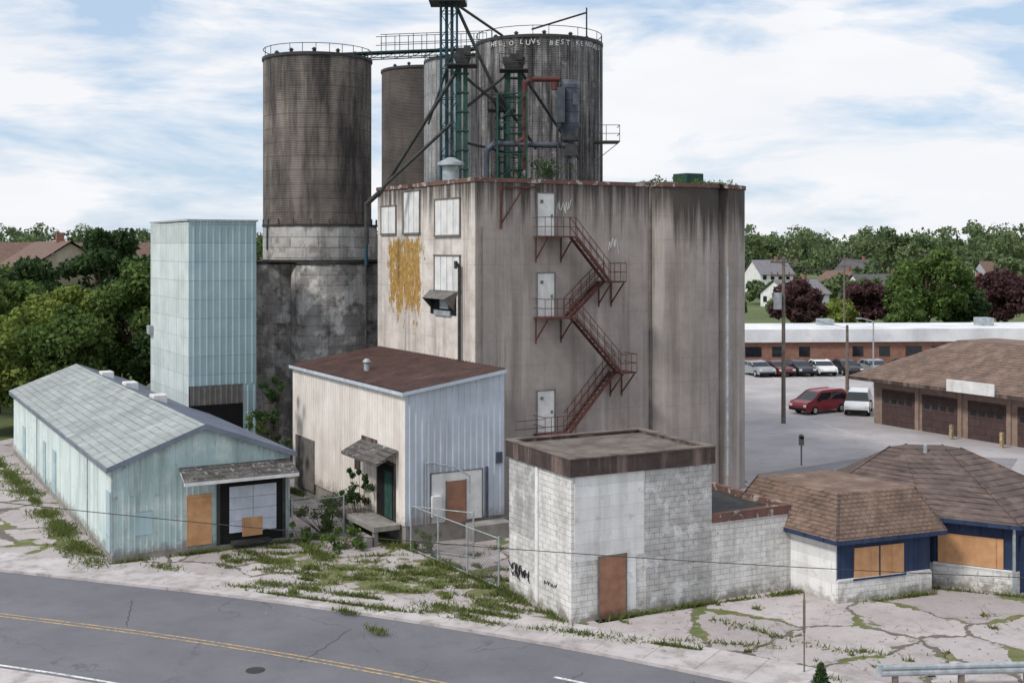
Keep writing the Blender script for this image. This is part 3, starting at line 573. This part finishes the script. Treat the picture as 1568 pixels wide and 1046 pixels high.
q=MB(); q.box(1.2,1.245,-.07,-.04,.9,3.15); q.box(3.755,3.8,-.07,-.04,.9,3.15); q.box(1.2,3.8,-.07,-.04,3.105,3.15); q.box(1.93,1.995,-.09,-.04,.9,2.75); q.box(2.925,2.965,-.09,-.04,.9,2.75); q.obj('door_frame',m_trim,sh)
MB().box(2.0,2.92,-.08,-.045,.85,2.7).obj('boarded_door',m_plydark,sh)
MB().pipe([(.95,-.1,.9),(.95,-.1,3.6),(1.1,-.12,3.65),(2.3,-.3,3.35),(2.9,-.5,2.95),(2.9,-.5,2.2)],.035).obj('conduit',m_galv,sh,smooth=True)
MB().box(2.9,L-.1,-.9,-.01,0,.8).obj('concrete_step',m_found,sh,bevel=.02)
MB().box(3.95,4.05,-.11,-.04,.9,3.2).box(4.5,4.8,-.09,-.04,3.3,3.8).obj('meter_pipe',m_bluegray,sh)
# ------------------------------------------------ left warehouse
wh=E('gabled_warehouse',-16.4,49.6,29.5); L,W=7.5,30.2; zg=lambda x:4.1+1.4*(1-abs(x-L/2)/(L/2))
MB().box(.05,L-.05,.05,W,0,4.0).obj('core',m_found,wh)
q=MB(); q.ribbed((0,0,.35),(1,0,0),L/2,(0,-1,0),lambda x:(0,0,zg(x)-.35),.24,.025); q.ribbed((L/2,0,.35),(1,0,0),L/2,(0,-1,0),lambda x:(0,0,zg(x+L/2)-.35),.24,.025); q.ribbed((0,W,.35),(1,0,0),L/2,(0,1,0),lambda x:(0,0,zg(x)-.35),.24,.025); q.obj('front_siding',m_houseshade,wh)
MB().ribbed((0,0,.35),(0,1,0),W,(-1,0,0),lambda x:(0,0,3.75),.24,.025).obj('side_siding',m_houselit,wh)
MB().box(-.03,L+.03,-.03,W,0,.345).obj('foundation',m_found,wh)
o_=.3; k=1.4/(L/2); q=MB()
q.face([(-o_,-o_,4.13-o_*k),(L/2,-o_,5.53),(L/2,W+o_,5.53),(-o_,W+o_,4.13-o_*k)]); q.obj('west_roof_slope',m_houseroof,wh)
MB().ribbed((L+o_,-o_,4.13-o_*k),(0,1,0),W+2*o_,(0,0,1),lambda x:(-(L/2+o_),0,1.4+o_*k),.4,.03).obj('east_roof_slope',m_slate,wh)
q=MB(); y=-o_-.004
q.face([(-o_,y,3.93-o_*k),(L/2,y,5.33),(L/2,y,5.55),(-o_,y,4.15-o_*k)]); q.face([(L+o_,y,3.93-o_*k),(L/2,y,5.33),(L/2,y,5.55),(L+o_,y,4.15-o_*k)])
q.face([(-o_-.004,-o_,3.93-o_*k),(-o_-.004,W,3.93-o_*k),(-o_-.004,W,4.14-o_*k),(-o_-.004,-o_,4.14-o_*k)]); q.obj('bargeboard',m_slate,wh)
q=MB()
for y in (10,16.5,23): q.box(L/2+.2,L/2+.9,y,y+.9,5.2,5.65)
q.obj('ridge_vents',m_white,wh,bevel=.04)
MB().box(4.45,7.2,-.06,-.02,.3,3.15).obj('loading_bay_recess',m_dark,wh)
q=MB(); 
for j in range(4):
    q.box(4.85,5.88,-.09,-.062,.75+j*.5,1.235+j*.5); q.box(5.9,6.93,-.09,-.062,.75+j*.5,1.235+j*.5)
q.obj('bay_panels',m_baydoor,wh)
MB().box(5.4,6.3,-.11,-.092,.55,1.35).box(3.03,4.08,-.07,-.027,.4,2.55).obj('plywood',m_ply,wh)
MB().box(4.9,6.6,-.55,-.02,.3,.42).box(5.0,5.1,-.5,-.4,0,.3).box(6.4,6.5,-.5,-.4,0,.3).box(4.3,4.44,-.1,-.03,.3,3.2).box(7.21,7.35,-.1,-.03,.3,3.2).box(4.3,7.35,-.1,-.03,3.203,3.3).obj('dock_frame',m_darksteel,wh)
q=MB(); q.face([(2.7,-.03,3.75),(7.55,-.03,3.75),(7.6,-1.15,3.3),(2.65,-1.15,3.3)]); q.obj('awning',m_grayshingle,wh)
q=MB(); q.box(2.65,7.6,-1.16,-1.05,3.14,3.285); q.face([(2.7,-.03,3.6),(7.55,-.03,3.6),(7.55,-1.04,3.16),(2.7,-1.04,3.16)]); q.obj('awning_fascia',m_white,wh)
MB().box(.9,1.6,-.05,-.027,1.1,2.1).obj('teal_vent_panel',m_tealclad,wh)
q=MB(); q.box(-.05,-.027,.35,1.15,.4,2.9); q.box(-.05,-.027,14,15,.4,2.6); q.box(-.05,-.027,17.4,18.2,.4,2.6); q.box(-.05,-.027,25,26,.6,2.4); q.obj('side_doors',m_tealclad,wh)
q=MB(); q.box(-.06,.02,-.06,.02,.35,4.0); q.box(L-.02,L+.06,-.06,.02,.35,4.0); q.bar((-.1,5,.4),(-.1,5,3.9),.07); q.bar((-.1,20,.4),(-.1,20,3.9),.07); q.obj('corner_trim',m_galv,wh)
# ------------------------------------------------ painted block building
bb=E('painted_block_building',2.04,41.47,27); L,W,T=5.9,4.7,5.15
MB().box(0,L,0,W,0,T).obj('block_walls',[m_block],bb)
MB().box(.12,2.93,-.03,.01,2.2,T-.02).box(2.2,2.6,-.031,.01,.3,2.19).obj('smooth_render_panel',m_render,bb)
MB().box(3.02,L-.02,-.028,.01,.0,T-.02).obj('worn_block_panel',m_blockg,bb)
MB().box(-.026,.01,2.6,W-.02,2.4,T-.02).obj('worn_side_panel',m_blockg,bb)
MB().box(-.06,0.01,2.35,2.55,0,T-.02).obj('pilaster',m_render,bb)
q=MB(); 
for a in ((-.12,L+.08,-.12,.14),(-.12,L+.08,W-.1,W+.08)): q.box(a[0],a[1],a[2],a[3],T,T+.6)
q.box(-.12,.14,.143,W-.103,T,T+.6); q.box(L-.18,L+.08,.143,W-.103,T,T+.6); q.obj('brown_parapet',m_brownband,bb)
q=MB(); q.box(-.15,L+.11,-.15,.17,T+.603,T+.65); q.box(-.15,.17,.173,W+.1,T+.603,T+.65); q.box(.173,L+.11,W-.13,W+.1,T+.603,T+.65); q.box(L-.2,L+.11,.173,W-.133,T+.603,T+.65); q.obj('coping',m_roofgray,bb)
MB().box(.143,L-.183,.146,W-.106,T-.1,T+.5).obj('gravel_roof',m_roofgray,bb)
MB().box(1.1,2.17,-.045,-.0,.1,2.25).obj('boarded_door',m_plydark,bb)
MB().box(1.04,1.097,-.05,-.0,.1,2.3).box(2.173,2.23,-.05,-.0,.1,2.3).box(1.04,2.23,-.05,0,2.253,2.31).box(.9,2.35,-.35,-.0,0,.1).obj('door_frame',m_trim,bb)
for sd_,r_,cx_,cz_,w_,h_,n_ in ((9,.016,3.9,1.05,1.5,.7,22),(12,.013,3.7,.95,1.3,.5,15),(21,.012,4.2,.8,.7,.35,10)): scrib('graffiti_tag',zig(cx_,cz_,w_,h_,n_,lambda a,b:(-.032,a,b),sd_),r_,m_graf,bb)
scrib('graffiti_tag',[(-.012,1.95-.09*i+(.05 if i%3 else -.03),1.0+(.22 if i%2 else 0)) for i in range(12)],.012,m_graf,bb)
an=E('low_block_annex',2.04+5.9*.891,41.47+5.9*.454,27)
MB().box(.003,3.75,.02,9,0,2.95).obj('block_walls',m_block,an)
MB().box(.003,3.75,-.02,.25,2.955,3.28).box(3.5,3.75,.253,9,2.955,3.28).obj('parapet',m_flash,an); MB().box(.01,3.49,.26,8.9,2.956,3.05).obj('flat_roof',m_darksteel,an)
q=MB()
for i in range(6): q.bar((.3+i*.5,9,0),(.3+i*.5,9,4.3),.05)
for z in (3.7,4.3): q.bar((.3,9,z),(2.8,9,z),.05)
q.obj('back_railing',m_rust,an)
MB().box(1.1,2.2,8.95,9.1,2.7,3.6).obj('plywood_panel',m_ply,an)
# ------------------------------------------------ mansard office
of=E('mansard_roof_office',11.84,43.9,0)
p1=[(0,0),(3.86,1.48),(1.3,5.6),(-2.6,4.2)]
p2=[(4.4,2.6),(6.9,1.2),(10.6,3.6),(9.4,9),(3,10.5),(1.5,6.5)]
MB().prism(p1,.9,2.62).prism(p2,.9,2.85).obj('navy_walls',m_navy,of); MB().prism(outset(p1,.04),0,.9).prism(outset(p2,.04),0,.9).obj('painted_brick_base',m_block,of)
def on(P,Q,a,b,z0,z1,d,mb):
    P=Vector(P);Q=Vector(Q);t=(Q-P).normalized();n=Vector((t.y,-t.x)); c=[P+t*a,P+t*b,P+t*b+n*d,P+t*a+n*d]; mb.prism([(v.x,v.y) for v in c],z0,z1)
q=MB(); on(p1[3],p1[0],.0,4.9,.0,2.6,.06,q); q.obj('white_side_wall',m_render,of)
q=MB(); on(p1[0],p1[1],.7,2.9,.95,2.05,.05,q); on(p2[0],p2[1],.15,2.5,.98,2.1,.05,q); q.obj('plywood_windows',m_ply,of)
q=MB(); on(p1[0],p1[1],.62,2.98,.87,.94,.09,q); on(p1[0],p1[1],1.78,1.83,.95,2.05,.07,q); on(p2[1],p2[2],.3,1.2,0.1,2.2,.06,q); q.obj('trim',m_navy,of)
q=MB(); on(p1[0],p1[1],-.02,4.1,.903,.96,.07,q); on(p2[0],p2[1],-.02,2.85,.903,.96,.07,q); q.obj('sill',m_white,of)
MB().loft(outset(p1,.38),2.45,outset(p1,-.35),4.0,True,True).obj('mansard_shingles',m_shingle,of)
rt=[(4.5,6.6),(6.2,6.3),(6.9,6.6),(6.4,7.4),(5,7.6),(4.1,7.0)]
MB().loft(outset(p2,.5),2.75,rt,4.65,True,True).obj('hip_shingles',m_shingledk,of)
q=MB(); e1=outset(p1,.4); e2=outset(p2,.52); q.loft(e1,2.3,e1,2.46,False); q.loft(e2,2.6,e2,2.76,False); q.obj('fascia',m_navy,of)
q=MB(); b_=outset(p2,.5)
for i in range(6): q.bar((b_[i][0],b_[i][1],2.76),(rt[i][0],rt[i][1],4.66),.09)
b_=outset(p1,.38); t_=outset(p1,-.35)
for i in range(4): q.bar((b_[i][0],b_[i][1],2.46),(t_[i][0],t_[i][1],4.0),.09)
q.obj('hip_caps',m_shingledk,of)
q=MB(); q.bar((6.8,.95,0),(6.8,.95,2.6),.12); q.bar((8.3,1.9,0),(8.3,1.9,6.4),.16); q.cyl((5.3,6.2,4.5),(5.3,6.2,4.85),.08); q.obj('posts',m_galv,of)
# ------------------------------------------------ garage
ga=E('brick_garage',34.8,75.1,30); L,W=15,16.2
MB().box(0,L,0,W,0,3.3).obj('brick_walls',m_brickbr,ga)
r0=[(-1.3,-1.3),(L+1.3,-1.3),(L+1.3,W+1.3),(-1.3,W+1.3)]; q=MB(); q.loft(r0,3.3,r0,3.55,False,True); q.obj('fascia',m_brownband,ga)
MB().loft(r0,3.55,[(5.5,5.5),(L-5.5,5.5),(L-5.5,W-3.),(5.5,W-3.)],6.2).obj('hip_roof',m_shingle,ga)
q=MB(); f=MB()
for y in (.9,4.8,8.7,12.4): q.box(-.03,.01,y,y+3.0,0,2.7); f.box(-.12,.01,y-.45,y-.15,0,3.25)
q.obj('overhead_doors',m_brdoor,ga); f.obj('pillars',m_brickbr,ga)
g=MB(); 
for y in (.9,4.8,8.7,12.4):
    for i in range(4): g.box(-.045,-.031,y+.25+i*.7,y+.7+i*.7,1.75,2.05)
g.obj('door_windows',m_glass,ga)
MB().box(-1.45,-1.33,4.6,8.4,3.35,4.15).obj('white_sign_board',m_white,ga)
MB().box(-1.4,-1.2,4.0,4.2,.1,1.1).box(-1.4,-1.2,8.0,8.2,.1,1.1).obj('bollards',m_paint_y,ga)
# ------------------------------------------------ background buildings
lb=E('brick_commercial_building',24,132,4); MB().box(0,75,0,10,0,2.7).obj('brick_walls',m_brick,lb); MB().box(-.4,75.4,-.4,10.4,2.7,4.1).obj('white_fascia_roof',m_whiteroof,lb)
q=MB()
for i in range(24):
    if i%5!=3: q.box(1.5+i*3,3.3+i*3-(.6 if i%3 else 0),-.04,.01,1.1,2.2)
q.obj('windows',m_glass,lb); MB().box(30,31.5,4,6,4.1,5.0).box(12,13.5,6,8,4.1,4.8).obj('roof_units',m_galv,lb)
m_hr=[M('roof_gray',S(132,130,134),S(108,106,110),2),M('roof_brown',S(122,98,88),S(100,82,74),2),M('roof_dark',S(96,94,98),S(78,76,80),2)]
m_hw=[M('wall_white',S(230,230,228)),M('wall_cream',S(210,196,172)),M('wall_brickish',S(176,130,112)),M('wall_gray',S(190,194,200))]
def house(x,y,rot,w,d,h,rh,wm,rm,name='gabled_house'):
    e=E(name,x,y,rot); MB().box(0,w,0,d,0,h).obj('walls',wm,e); q=MB()
    q.face([(-.5,-.5,h-.2),(w+.5,-.5,h-.2),(w+.5,d/2,h+rh),(-.5,d/2,h+rh)]); q.face([(-.5,d+.5,h-.2),(w+.5,d+.5,h-.2),(w+.5,d/2,h+rh),(-.5,d/2,h+rh)]); q.obj('roof',rm,e)
    MB().face([(.0,0,h),(.0,d,h),(.0,d/2,h+rh-.25)]).face([(w,0,h),(w,d,h),(w,d/2,h+rh-.25)]).obj('gable_ends',wm,e)
    q=MB()
    for i in range(int(w/2.6)):
        for zz in ([1] if h<4 else [1,3.8]): q.box(.8+i*2.6,2.0+i*2.6,-.05,.0,zz,zz+1.3)
    for i in range(int(d/3)): q.box(-.05,0,.9+i*3,2.1+i*3,1,2.3)
    q.obj('windows',m_glass,e); MB().box(w*.7,w*.7+.8,d/2-.4,d/2+.4,h+rh*.5,h+rh+1.0).obj('chimney',m_brick,e)
for i,a in enumerate([(72,350,20,11,9,5.5,4),(84,335,-65,12,9,3.6,3.2),(87,300,10,15,10,3.2,3.2),(99,372,-60,11,9,5.5,4),(106,290,15,14,9,3.2,2.8),(118,345,-70,12,9,5.2,4),(125,300,10,15,9,3.1,2.8),(60,262,30,12,9,3,3),(70,240,12,14,9,3,2.5),(100,250,5,20,9,3,2.6),(142,360,10,12,9,5,4),(-105,260,25,13,9,5,4)]):
    house(*a,m_hw[[0,1,0,3,2,0,2,0,1,2,3,1][i]],m_hr[[0,1,2,2,1,0,1,0,2,0,1,1][i]])
house(-66,150,-58,20,13,9.4,4.4,m_hw[1],m_hr[1],'large_gabled_house')
house(-75,160,32,30,12,9.2,4.6,m_hw[1],m_hr[1],'large_gabled_house')
# ------------------------------------------------ trees
for i,a in enumerate([(-34,90,11.2,4.8,l_lime),(-40.5,95,11.5,5.5,l_green),(-28.5,92,12.2,4.6,l_green),(-45,102,12,5.5,l_lime),(-37,84,7.5,3.4,l_lime),(-31.5,85,9.2,3.8,l_green),(-25,90,9,3.6,l_dark),(-27,104,12.5,4.8,l_dark)]):
    tree('deciduous_tree',a[0],a[1],a[2],a[3],a[4],40+i,th=.12,n=52,per=280,size=.2)
for i,a in enumerate([(-44,132,16.6,5.6,l_dark),(-35,138,16.4,5,l_dark),(-60,138,13,5.5,l_green),(-30,134,13,5,l_dark),(-52,128,12.5,5,l_dark)]):
    tree('deciduous_tree',a[0],a[1],a[2],a[3],a[4],60+i,th=.2,n=42,per=210,size=.3)
tree('conifer_tree',-41,150,17.6,2.6,l_dark,77,th=.2,n=30,per=150,size=.25)
for i,a in enumerate([(57,166,13.6,6.4,l_green),(42,178,8.2,4.4,l_red),(54.5,184,8.8,4.2,l_red),(74,184,9.6,5.5,l_red),(51.5,158,6.5,2.6,l_green),(64,172,8,4,l_dark),(82,190,9,5,l_red),(34,190,6.5,3,l_green),(47.5,176,5.6,2.6,l_lime),(68,205,10,4.5,l_green)]):
    tree('deciduous_tree',a[0],a[1],a[2],a[3],a[4],80+i,th=.2,n=44,per=190,size=.32,wide=1.05)
C=[];Q=[]
def mass(x,y,h,r):
    for _ in range(9): C.append((x+random.gauss(0,r*.45),y+random.gauss(0,r*.45),h*random.uniform(.35,.88))); Q.append(r*random.uniform(.35,.6))
for i in range(250):
    y=random.uniform(385,520); x=random.uniform(-.62,.62)*y; mass(x,y,random.uniform(14,23)*(y/440),random.uniform(5,8))
for i in range(60):
    y=random.uniform(150,300); x=-random.uniform(.26,.6)*y; mass(x,y,random.uniform(8,12.5),random.uniform(4,6))
for i in range(34):
    y=random.uniform(215,345); x=random.uniform(.19,.6)*y; mass(x,y,random.uniform(3.5,6.5),random.uniform(2,3.2))
for i in range(18):
    y=random.uniform(300,370); x=random.uniform(.2,.6)*y; mass(x,y,random.uniform(9,15),random.uniform(3.5,5))
leafmesh('distant_trees',C,Q,80,.7,l_far,None,.85,5,.3)
def shrub(name,x,y,h,r,seed,mat=l_dark,n=22,per=90):
    R=random.Random(seed); e=E(name,x,y); m=MB(); C=[];Q=[]
    for i in range(n):
        p=(R.gauss(0,r*.5),R.gauss(0,r*.5),h*R.uniform(.1,.95)); C.append(p);Q.append(r*R.uniform(.15,.36)); m.cyl((R.gauss(0,.08),R.gauss(0,.08),0),p,.025,.008,4)
    m.obj('stems',m_bark,e); leafmesh('leaves',C,Q,per,.07,mat,e,.9,seed,.1); return e
shrub('shrub',-8.5,54.6,1.9,1.2,1,l_green); shrub('shrub',-6.9,54.9,3.0,.7,2,l_dark,20); shrub('sapling',-12.4,62.6,6.6,.8,3,l_dark,40,120); shrub('sapling',-13.6,63.5,4.6,.9,4,l_green,26,120); shrub('shrub',-7.4,51.9,.9,.9,5,l_green,14); shrub('shrub',-3.6,51.2,1.0,.6,6,l_green,9); shrub('shrub',-9.2,52.6,1.1,.5,8,l_green,8)
e=E('small_conifer',8.85,34.6); m=MB(); m.cyl((0,0,0),(0,0,.9),.05,.02); m.obj('trunk',m_bark,e)
C=[];Q=[]
for i in range(40): z=.15+.95*i/40; r=.38*(1-i/42); a=i*2.4; C.append((r*.6*math.cos(a),r*.6*math.sin(a),z)); Q.append(.07+r*.4)
leafmesh('needles',C,Q,90,.035,l_dark,e,1,9,.2)
# ------------------------------------------------ street furniture
def pole(name,x,y,h,arm=True,tr=False):
    e=E(name,x,y,20); q=MB(); q.cyl((0,0,0),(0,0,h),.17,.11,10)
    if arm:
        for z in (h-.5,h-1.5): q.box(-1.1,1.1,-.06,.06,z,z+.13)
        for z in (h-.37,h-1.37):
            for a in (-1,-.5,.5,1): q.cyl((a,0,z),(a,0,z+.2),.05,n=6)
    q.obj('wood_pole',m_wood,e,smooth=True)
    if tr: MB().cyl((-.5,0,h-3.9),(-.5,0,h-2.7),.3,n=14).obj('transformer',m_galv,e,smooth=True)
pole('utility_pole',20,89,12.4,True,True); pole('utility_pole',44,160,12); pole('utility_pole',82,240,12,True); pole('utility_pole',28.3,102,6.5,False)
q=MB()
def span(a,b,sag,r=.02):
    a=Vector(a);b=Vector(b); P=[a.lerp(b,i/14)-Vector((0,0,sag*math.sin(math.pi*i/14))) for i in range(15)]
    for u,v in zip(P,P[1:]): q.cyl(u,v,r,n=4,cap=False)
for dx in (-1,0,1): span((20+dx*.9,89,12.1),(44+dx*.9,160,11.7),1.2); span((44+dx*.9,160,11.7),(82+dx*.9,240,11.7),1.4)
span((20,89,8.8),(28.3,102,6.3),.3)
q.obj('power_lines',m_darksteel)
q=MB(); P=[Vector((-24+48*i/40,20,0)) for i in range(41)]
for p in P: u=(p.x+8.5)/17; p.z=8.8-1.25*u-1.1*u*(1-u)*.55
for u,v in zip(P,P[1:]): q.cyl(u,v,.007,n=5,cap=False)
q.obj('overhead_cable',m_darksteel)
q=MB(); q.cyl((0,0,0),(0,0,6.2),.07); q.cyl((0,0,6.2),(-1.2,0,6.5),.05); q.box(-1.6,-1.1,-.12,.12,6.42,6.55); q.obj('street_lamp',m_galv,loc=(33.5,112,0),smooth=True)
q=MB(); q.cyl((0,0,0),(0,0,1.5),.05); q.box(-.14,.14,-.1,.1,1.2,1.7); q.cyl((0,-.1,1.7),(0,.1,1.7),.14); q.obj('parking_meter',m_trim,loc=(17.2,71.8,.1))
q=MB(); q.cyl((0,0,0),(.0,0,2.4),.025); q.box(-.035,.035,-.03,.03,1.2,2.2); q.obj('marker_post',m_wood,loc=(8.9,36.8,.1))
gr=E('guard_rail',10.8,35.4,4); q=MB(); pr=[(-.0,.45),(-.05,.52),(-.05,.58),(0,.63),(-.05,.68),(-.05,.74),(0,.80)]
for a,b in zip(pr,pr[1:]): q.face([(0,a[0],a[1]),(9,a[0],a[1]),(9,b[0],b[1]),(0,b[0],b[1])])
q.cyl((0,.05,.45),(0,.05,.8),.1,n=10); q.obj('w_beam',m_galv,gr)
q=MB()
for i in range(5): q.box(.4+i*2,.55+i*2,.02,.17,0,.75)
q.obj('posts',m_wood,gr)
def fence(name,x0,y0,x1,y1,h,gate=False):
    a=Vector((x0,y0));b=Vector((x1,y1));L=(b-a).length; e=E(name,x0,y0,math.degrees(math.atan2(y1-y0,x1-x0)),.1); q=MB(); n=max(1,round(L/2.4))
    for i in range(n+1): q.cyl((L*i/n,0,0),(L*i/n,0,h+.08),.04,n=8)
    for z in (h,.08): q.cyl((0,0,z),(L,0,z),.024,n=6)
    q.obj('posts_and_rails',m_galv,e,smooth=True); q=MB(); s_=.14; k=int((L+h)/s_)
    for i in range(k):
        x=i*s_
        for sg in (1,-1):
            xa=x-h if sg>0 else x; xb=x if sg>0 else x-h; za,zb=0,h
            if xa<0: za=h*(0-xa)/(xb-xa); xa=0
            if xb<0: zb=h*(0-xa)/(xb-xa) if xb!=xa else h; xb=0
            if xa>L: za=h*(L-xa)/(xb-xa); xa=L
            if xb>L: zb=h*(L-xa)/(xb-xa); xb=L
            if 0<=za<=h and 0<=zb<=h and abs(za-zb)>.05: q.cyl((xa,0,za),(xb,0,zb),.006,n=3,cap=False)
    q.obj('chain_link_mesh',m_trim,e)
fence('chain_link_fence',-4.3,51.6,-.5,45.8,1.9); fence('chain_link_fence',-9.7,53.3,-7.6,54.6,1.7); fence('chain_link_gate',-4.3,51.5,-1.6,50.2,1.9)
# ------------------------------------------------ cars
def paint(name,c):
    return M(name,c,tuple(x*.85 for x in c[:3])+(1,),1,rough=.3,bump=0,spec=.6)
lens=paint('red_lens',S(150,20,18))
def car(name,x,y,rot,pm,kind='van'):
    e=E(name,x,y,rot,.11)
    if kind=='van': P=[(-2.35,.35),(-2.4,.95),(-2.25,1.05),(-1.95,1.68),(-1.6,1.78),(.35,1.76),(.75,1.68),(1.65,1.08),(2.25,.92),(2.4,.7),(2.4,.35)]; gl=(2,6); wn=[(-1.95,1.1),(-1.72,1.62),(.6,1.62),(1.35,1.1)]
    else: P=[(-2.25,.35),(-2.3,.85),(-2.1,1.0),(-1.7,1.02),(-1.1,1.42),(-.6,1.46),(.2,1.44),(.5,1.38),(1.15,.98),(2.1,.85),(2.3,.65),(2.3,.35)]; gl=(3,7); wn=[(-1.5,1.04),(-1.0,1.36),(.42,1.34),(.98,1.0)]
    hw=lambda z:.92 if z<1.0 else .92-(z-1.0)*.27
    q=MB(); n=len(P)
    q.v=[(a,-hw(b),b) for a,b in P]+[(a,hw(b),b) for a,b in P]; q.f=[tuple(range(n)),tuple(reversed(range(n,2*n)))]; q.mi=[0,0]
    for k in range(n): q.f.append((k,(k+1)%n,n+(k+1)%n,n+k)); q.mi.append(1 if k in gl else 0)
    q.obj('body',[pm,m_glass],e,bevel=.05)
    g=MB()
    for s_ in (-1,1): 
        c=[(a,s_*(hw(b)+.012),b) for a,b in wn]
        m1=[( (c[0][0]+c[3][0])/2,c[0][1],c[0][2]),((c[1][0]+c[2][0])/2,c[1][1],c[1][2])]
        sh_=.05; g.face([c[0],c[1],(m1[1][0]-sh_,)+m1[1][1:],(m1[0][0]-sh_,)+m1[0][1:]]); g.face([(m1[0][0]+sh_,)+m1[0][1:],(m1[1][0]+sh_,)+m1[1][1:],c[2],c[3]])
    g.obj('side_windows',m_glass,e)
    w_=MB(); h_=MB()
    for a in (-1.45,1.45):
        for s_ in (-1,1): w_.cyl((a,s_*.72,.33),(a,s_*.95,.33),.34,n=20); h_.cyl((a,s_*.94,.33),(a,s_*.965,.33),.2,n=14)
    w_.obj('tyres',m_dark,e,smooth=True); h_.obj('wheel_hubs',m_galv,e,smooth=True)
    xf=P[-2][0]; b=MB(); 
    for s_ in (-1,1): b.box(xf-.12,xf+.02,s_*.75-.15,s_*.75+.15,.62,.78)
    b.obj('headlamps',m_white,e); r=MB()
    for s_ in (-1,1): r.box(-2.42,-2.2,s_*.78-.1,s_*.78+.1,.75,1.0); 
    r.obj('tail_lamps',lens,e); MB().box(xf-.05,xf+.03,-.85,.85,.3,.5).box(-2.42,-2.28,-.85,.85,.3,.5).box(.95,1.1,-1.08,-.9,1.0,1.15).box(.95,1.1,.9,1.08,1.0,1.15).obj('bumpers_and_mirrors',m_dark,e,bevel=.03)
pr_=paint('dark_red_paint',S(130,36,48)); pw=paint('white_paint',S(225,228,230)); pb=paint('black_paint',S(40,42,48)); ps=paint('silver_paint',S(150,154,158)); pr2=paint('maroon_paint',S(100,36,40))
car('parked_minivan',24.2,95.0,-148,pr_); car('parked_van',27.2,94.8,-110,pw)
for i,(x,p) in enumerate(((25.2,ps),(27.3,pr2),(29.6,pb),(32.0,pw),(34.6,pb),(37.5,ps),(41,pb))): car('parked_car',x-.4,122.5+.3*i,-80+random.uniform(-8,8),p,'sedan')
# ------------------------------------------------ world, sun, camera
el=math.radians(46); az=Vector((-.80,-.60)).normalized(); sd=Vector((az.x*math.cos(el),az.y*math.cos(el),math.sin(el)))
sun=bpy.data.lights.new('sun','SUN'); sun.energy=2.5; sun.angle=math.radians(10); sun.color=(1,.955,.89); so=bpy.data.objects.new('sun',sun); sc.collection.objects.link(so); so.rotation_euler=(-sd).to_track_quat('-Z','Y').to_euler()
wd=bpy.data.worlds.new('World'); sc.world=wd; wd.use_nodes=True; nt=wd.node_tree; bg=nt.nodes['Background']; N=nt.nodes.new; Lk=nt.links.new
sky=N('ShaderNodeTexSky'); sky.sky_type='NISHITA'; sky.sun_disc=False; sky.sun_elevation=el; sky.sun_rotation=math.atan2(az.x,az.y)%(2*math.pi); sky.dust_density=.3; sky.air_density=1.0
tc=N('ShaderNodeTexCoord'); mp=N('ShaderNodeVectorMath'); mp.operation='MULTIPLY'; mp.inputs[1].default_value=(1.,1.,4.2); Lk(tc.outputs['Generated'],mp.inputs[0])
hz=N('ShaderNodeMix'); hz.data_type='RGBA'; hz.inputs[0].default_value=.75; Lk(sky.outputs[0],hz.inputs[6]); hz.inputs[7].default_value=(5.6,7.2,9.3,1)
n1=N('ShaderNodeTexNoise'); n1.inputs['Scale'].default_value=4.2; n1.inputs['Detail'].default_value=10; n1.inputs['Roughness'].default_value=.57; n1.inputs['Distortion'].default_value=.35; Lk(mp.outputs[0],n1.inputs['Vector'])
mr=N('ShaderNodeMapRange'); mr.inputs[1].default_value=.40; mr.inputs[2].default_value=.54; mr.inputs[4].default_value=1.; Lk(n1.outputs[0],mr.inputs[0])
n2=N('ShaderNodeTexNoise'); n2.inputs['Scale'].default_value=7; n2.inputs['Detail'].default_value=8; Lk(mp.outputs[0],n2.inputs['Vector'])
cm=N('ShaderNodeMix'); cm.data_type='RGBA'; Lk(n2.outputs[0],cm.inputs[0]); cm.inputs[6].default_value=(10.2,10.2,10.3,1); cm.inputs[7].default_value=(8.2,8.5,9.1,1)
mx=N('ShaderNodeMix'); mx.data_type='RGBA'; Lk(mr.outputs[0],mx.inputs[0]); Lk(hz.outputs[2],mx.inputs[6]); Lk(cm.outputs[2],mx.inputs[7]); Lk(mx.outputs[2],bg.inputs[0]); bg.inputs[1].default_value=.1
cd=bpy.data.cameras.new('camera'); cam=bpy.data.objects.new('camera',cd); sc.collection.objects.link(cam); cam.location=(0,0,13); cam.rotation_euler=(math.pi/2,0,0)
cd.sensor_width=36; cd.lens=36*1850/1568; cd.shift_y=-143/1568; cd.clip_end=6000; cd.clip_start=.5; sc.camera=cam
sc.view_settings.view_transform='Standard'; sc.view_settings.look='None'; sc.view_settings.exposure=0
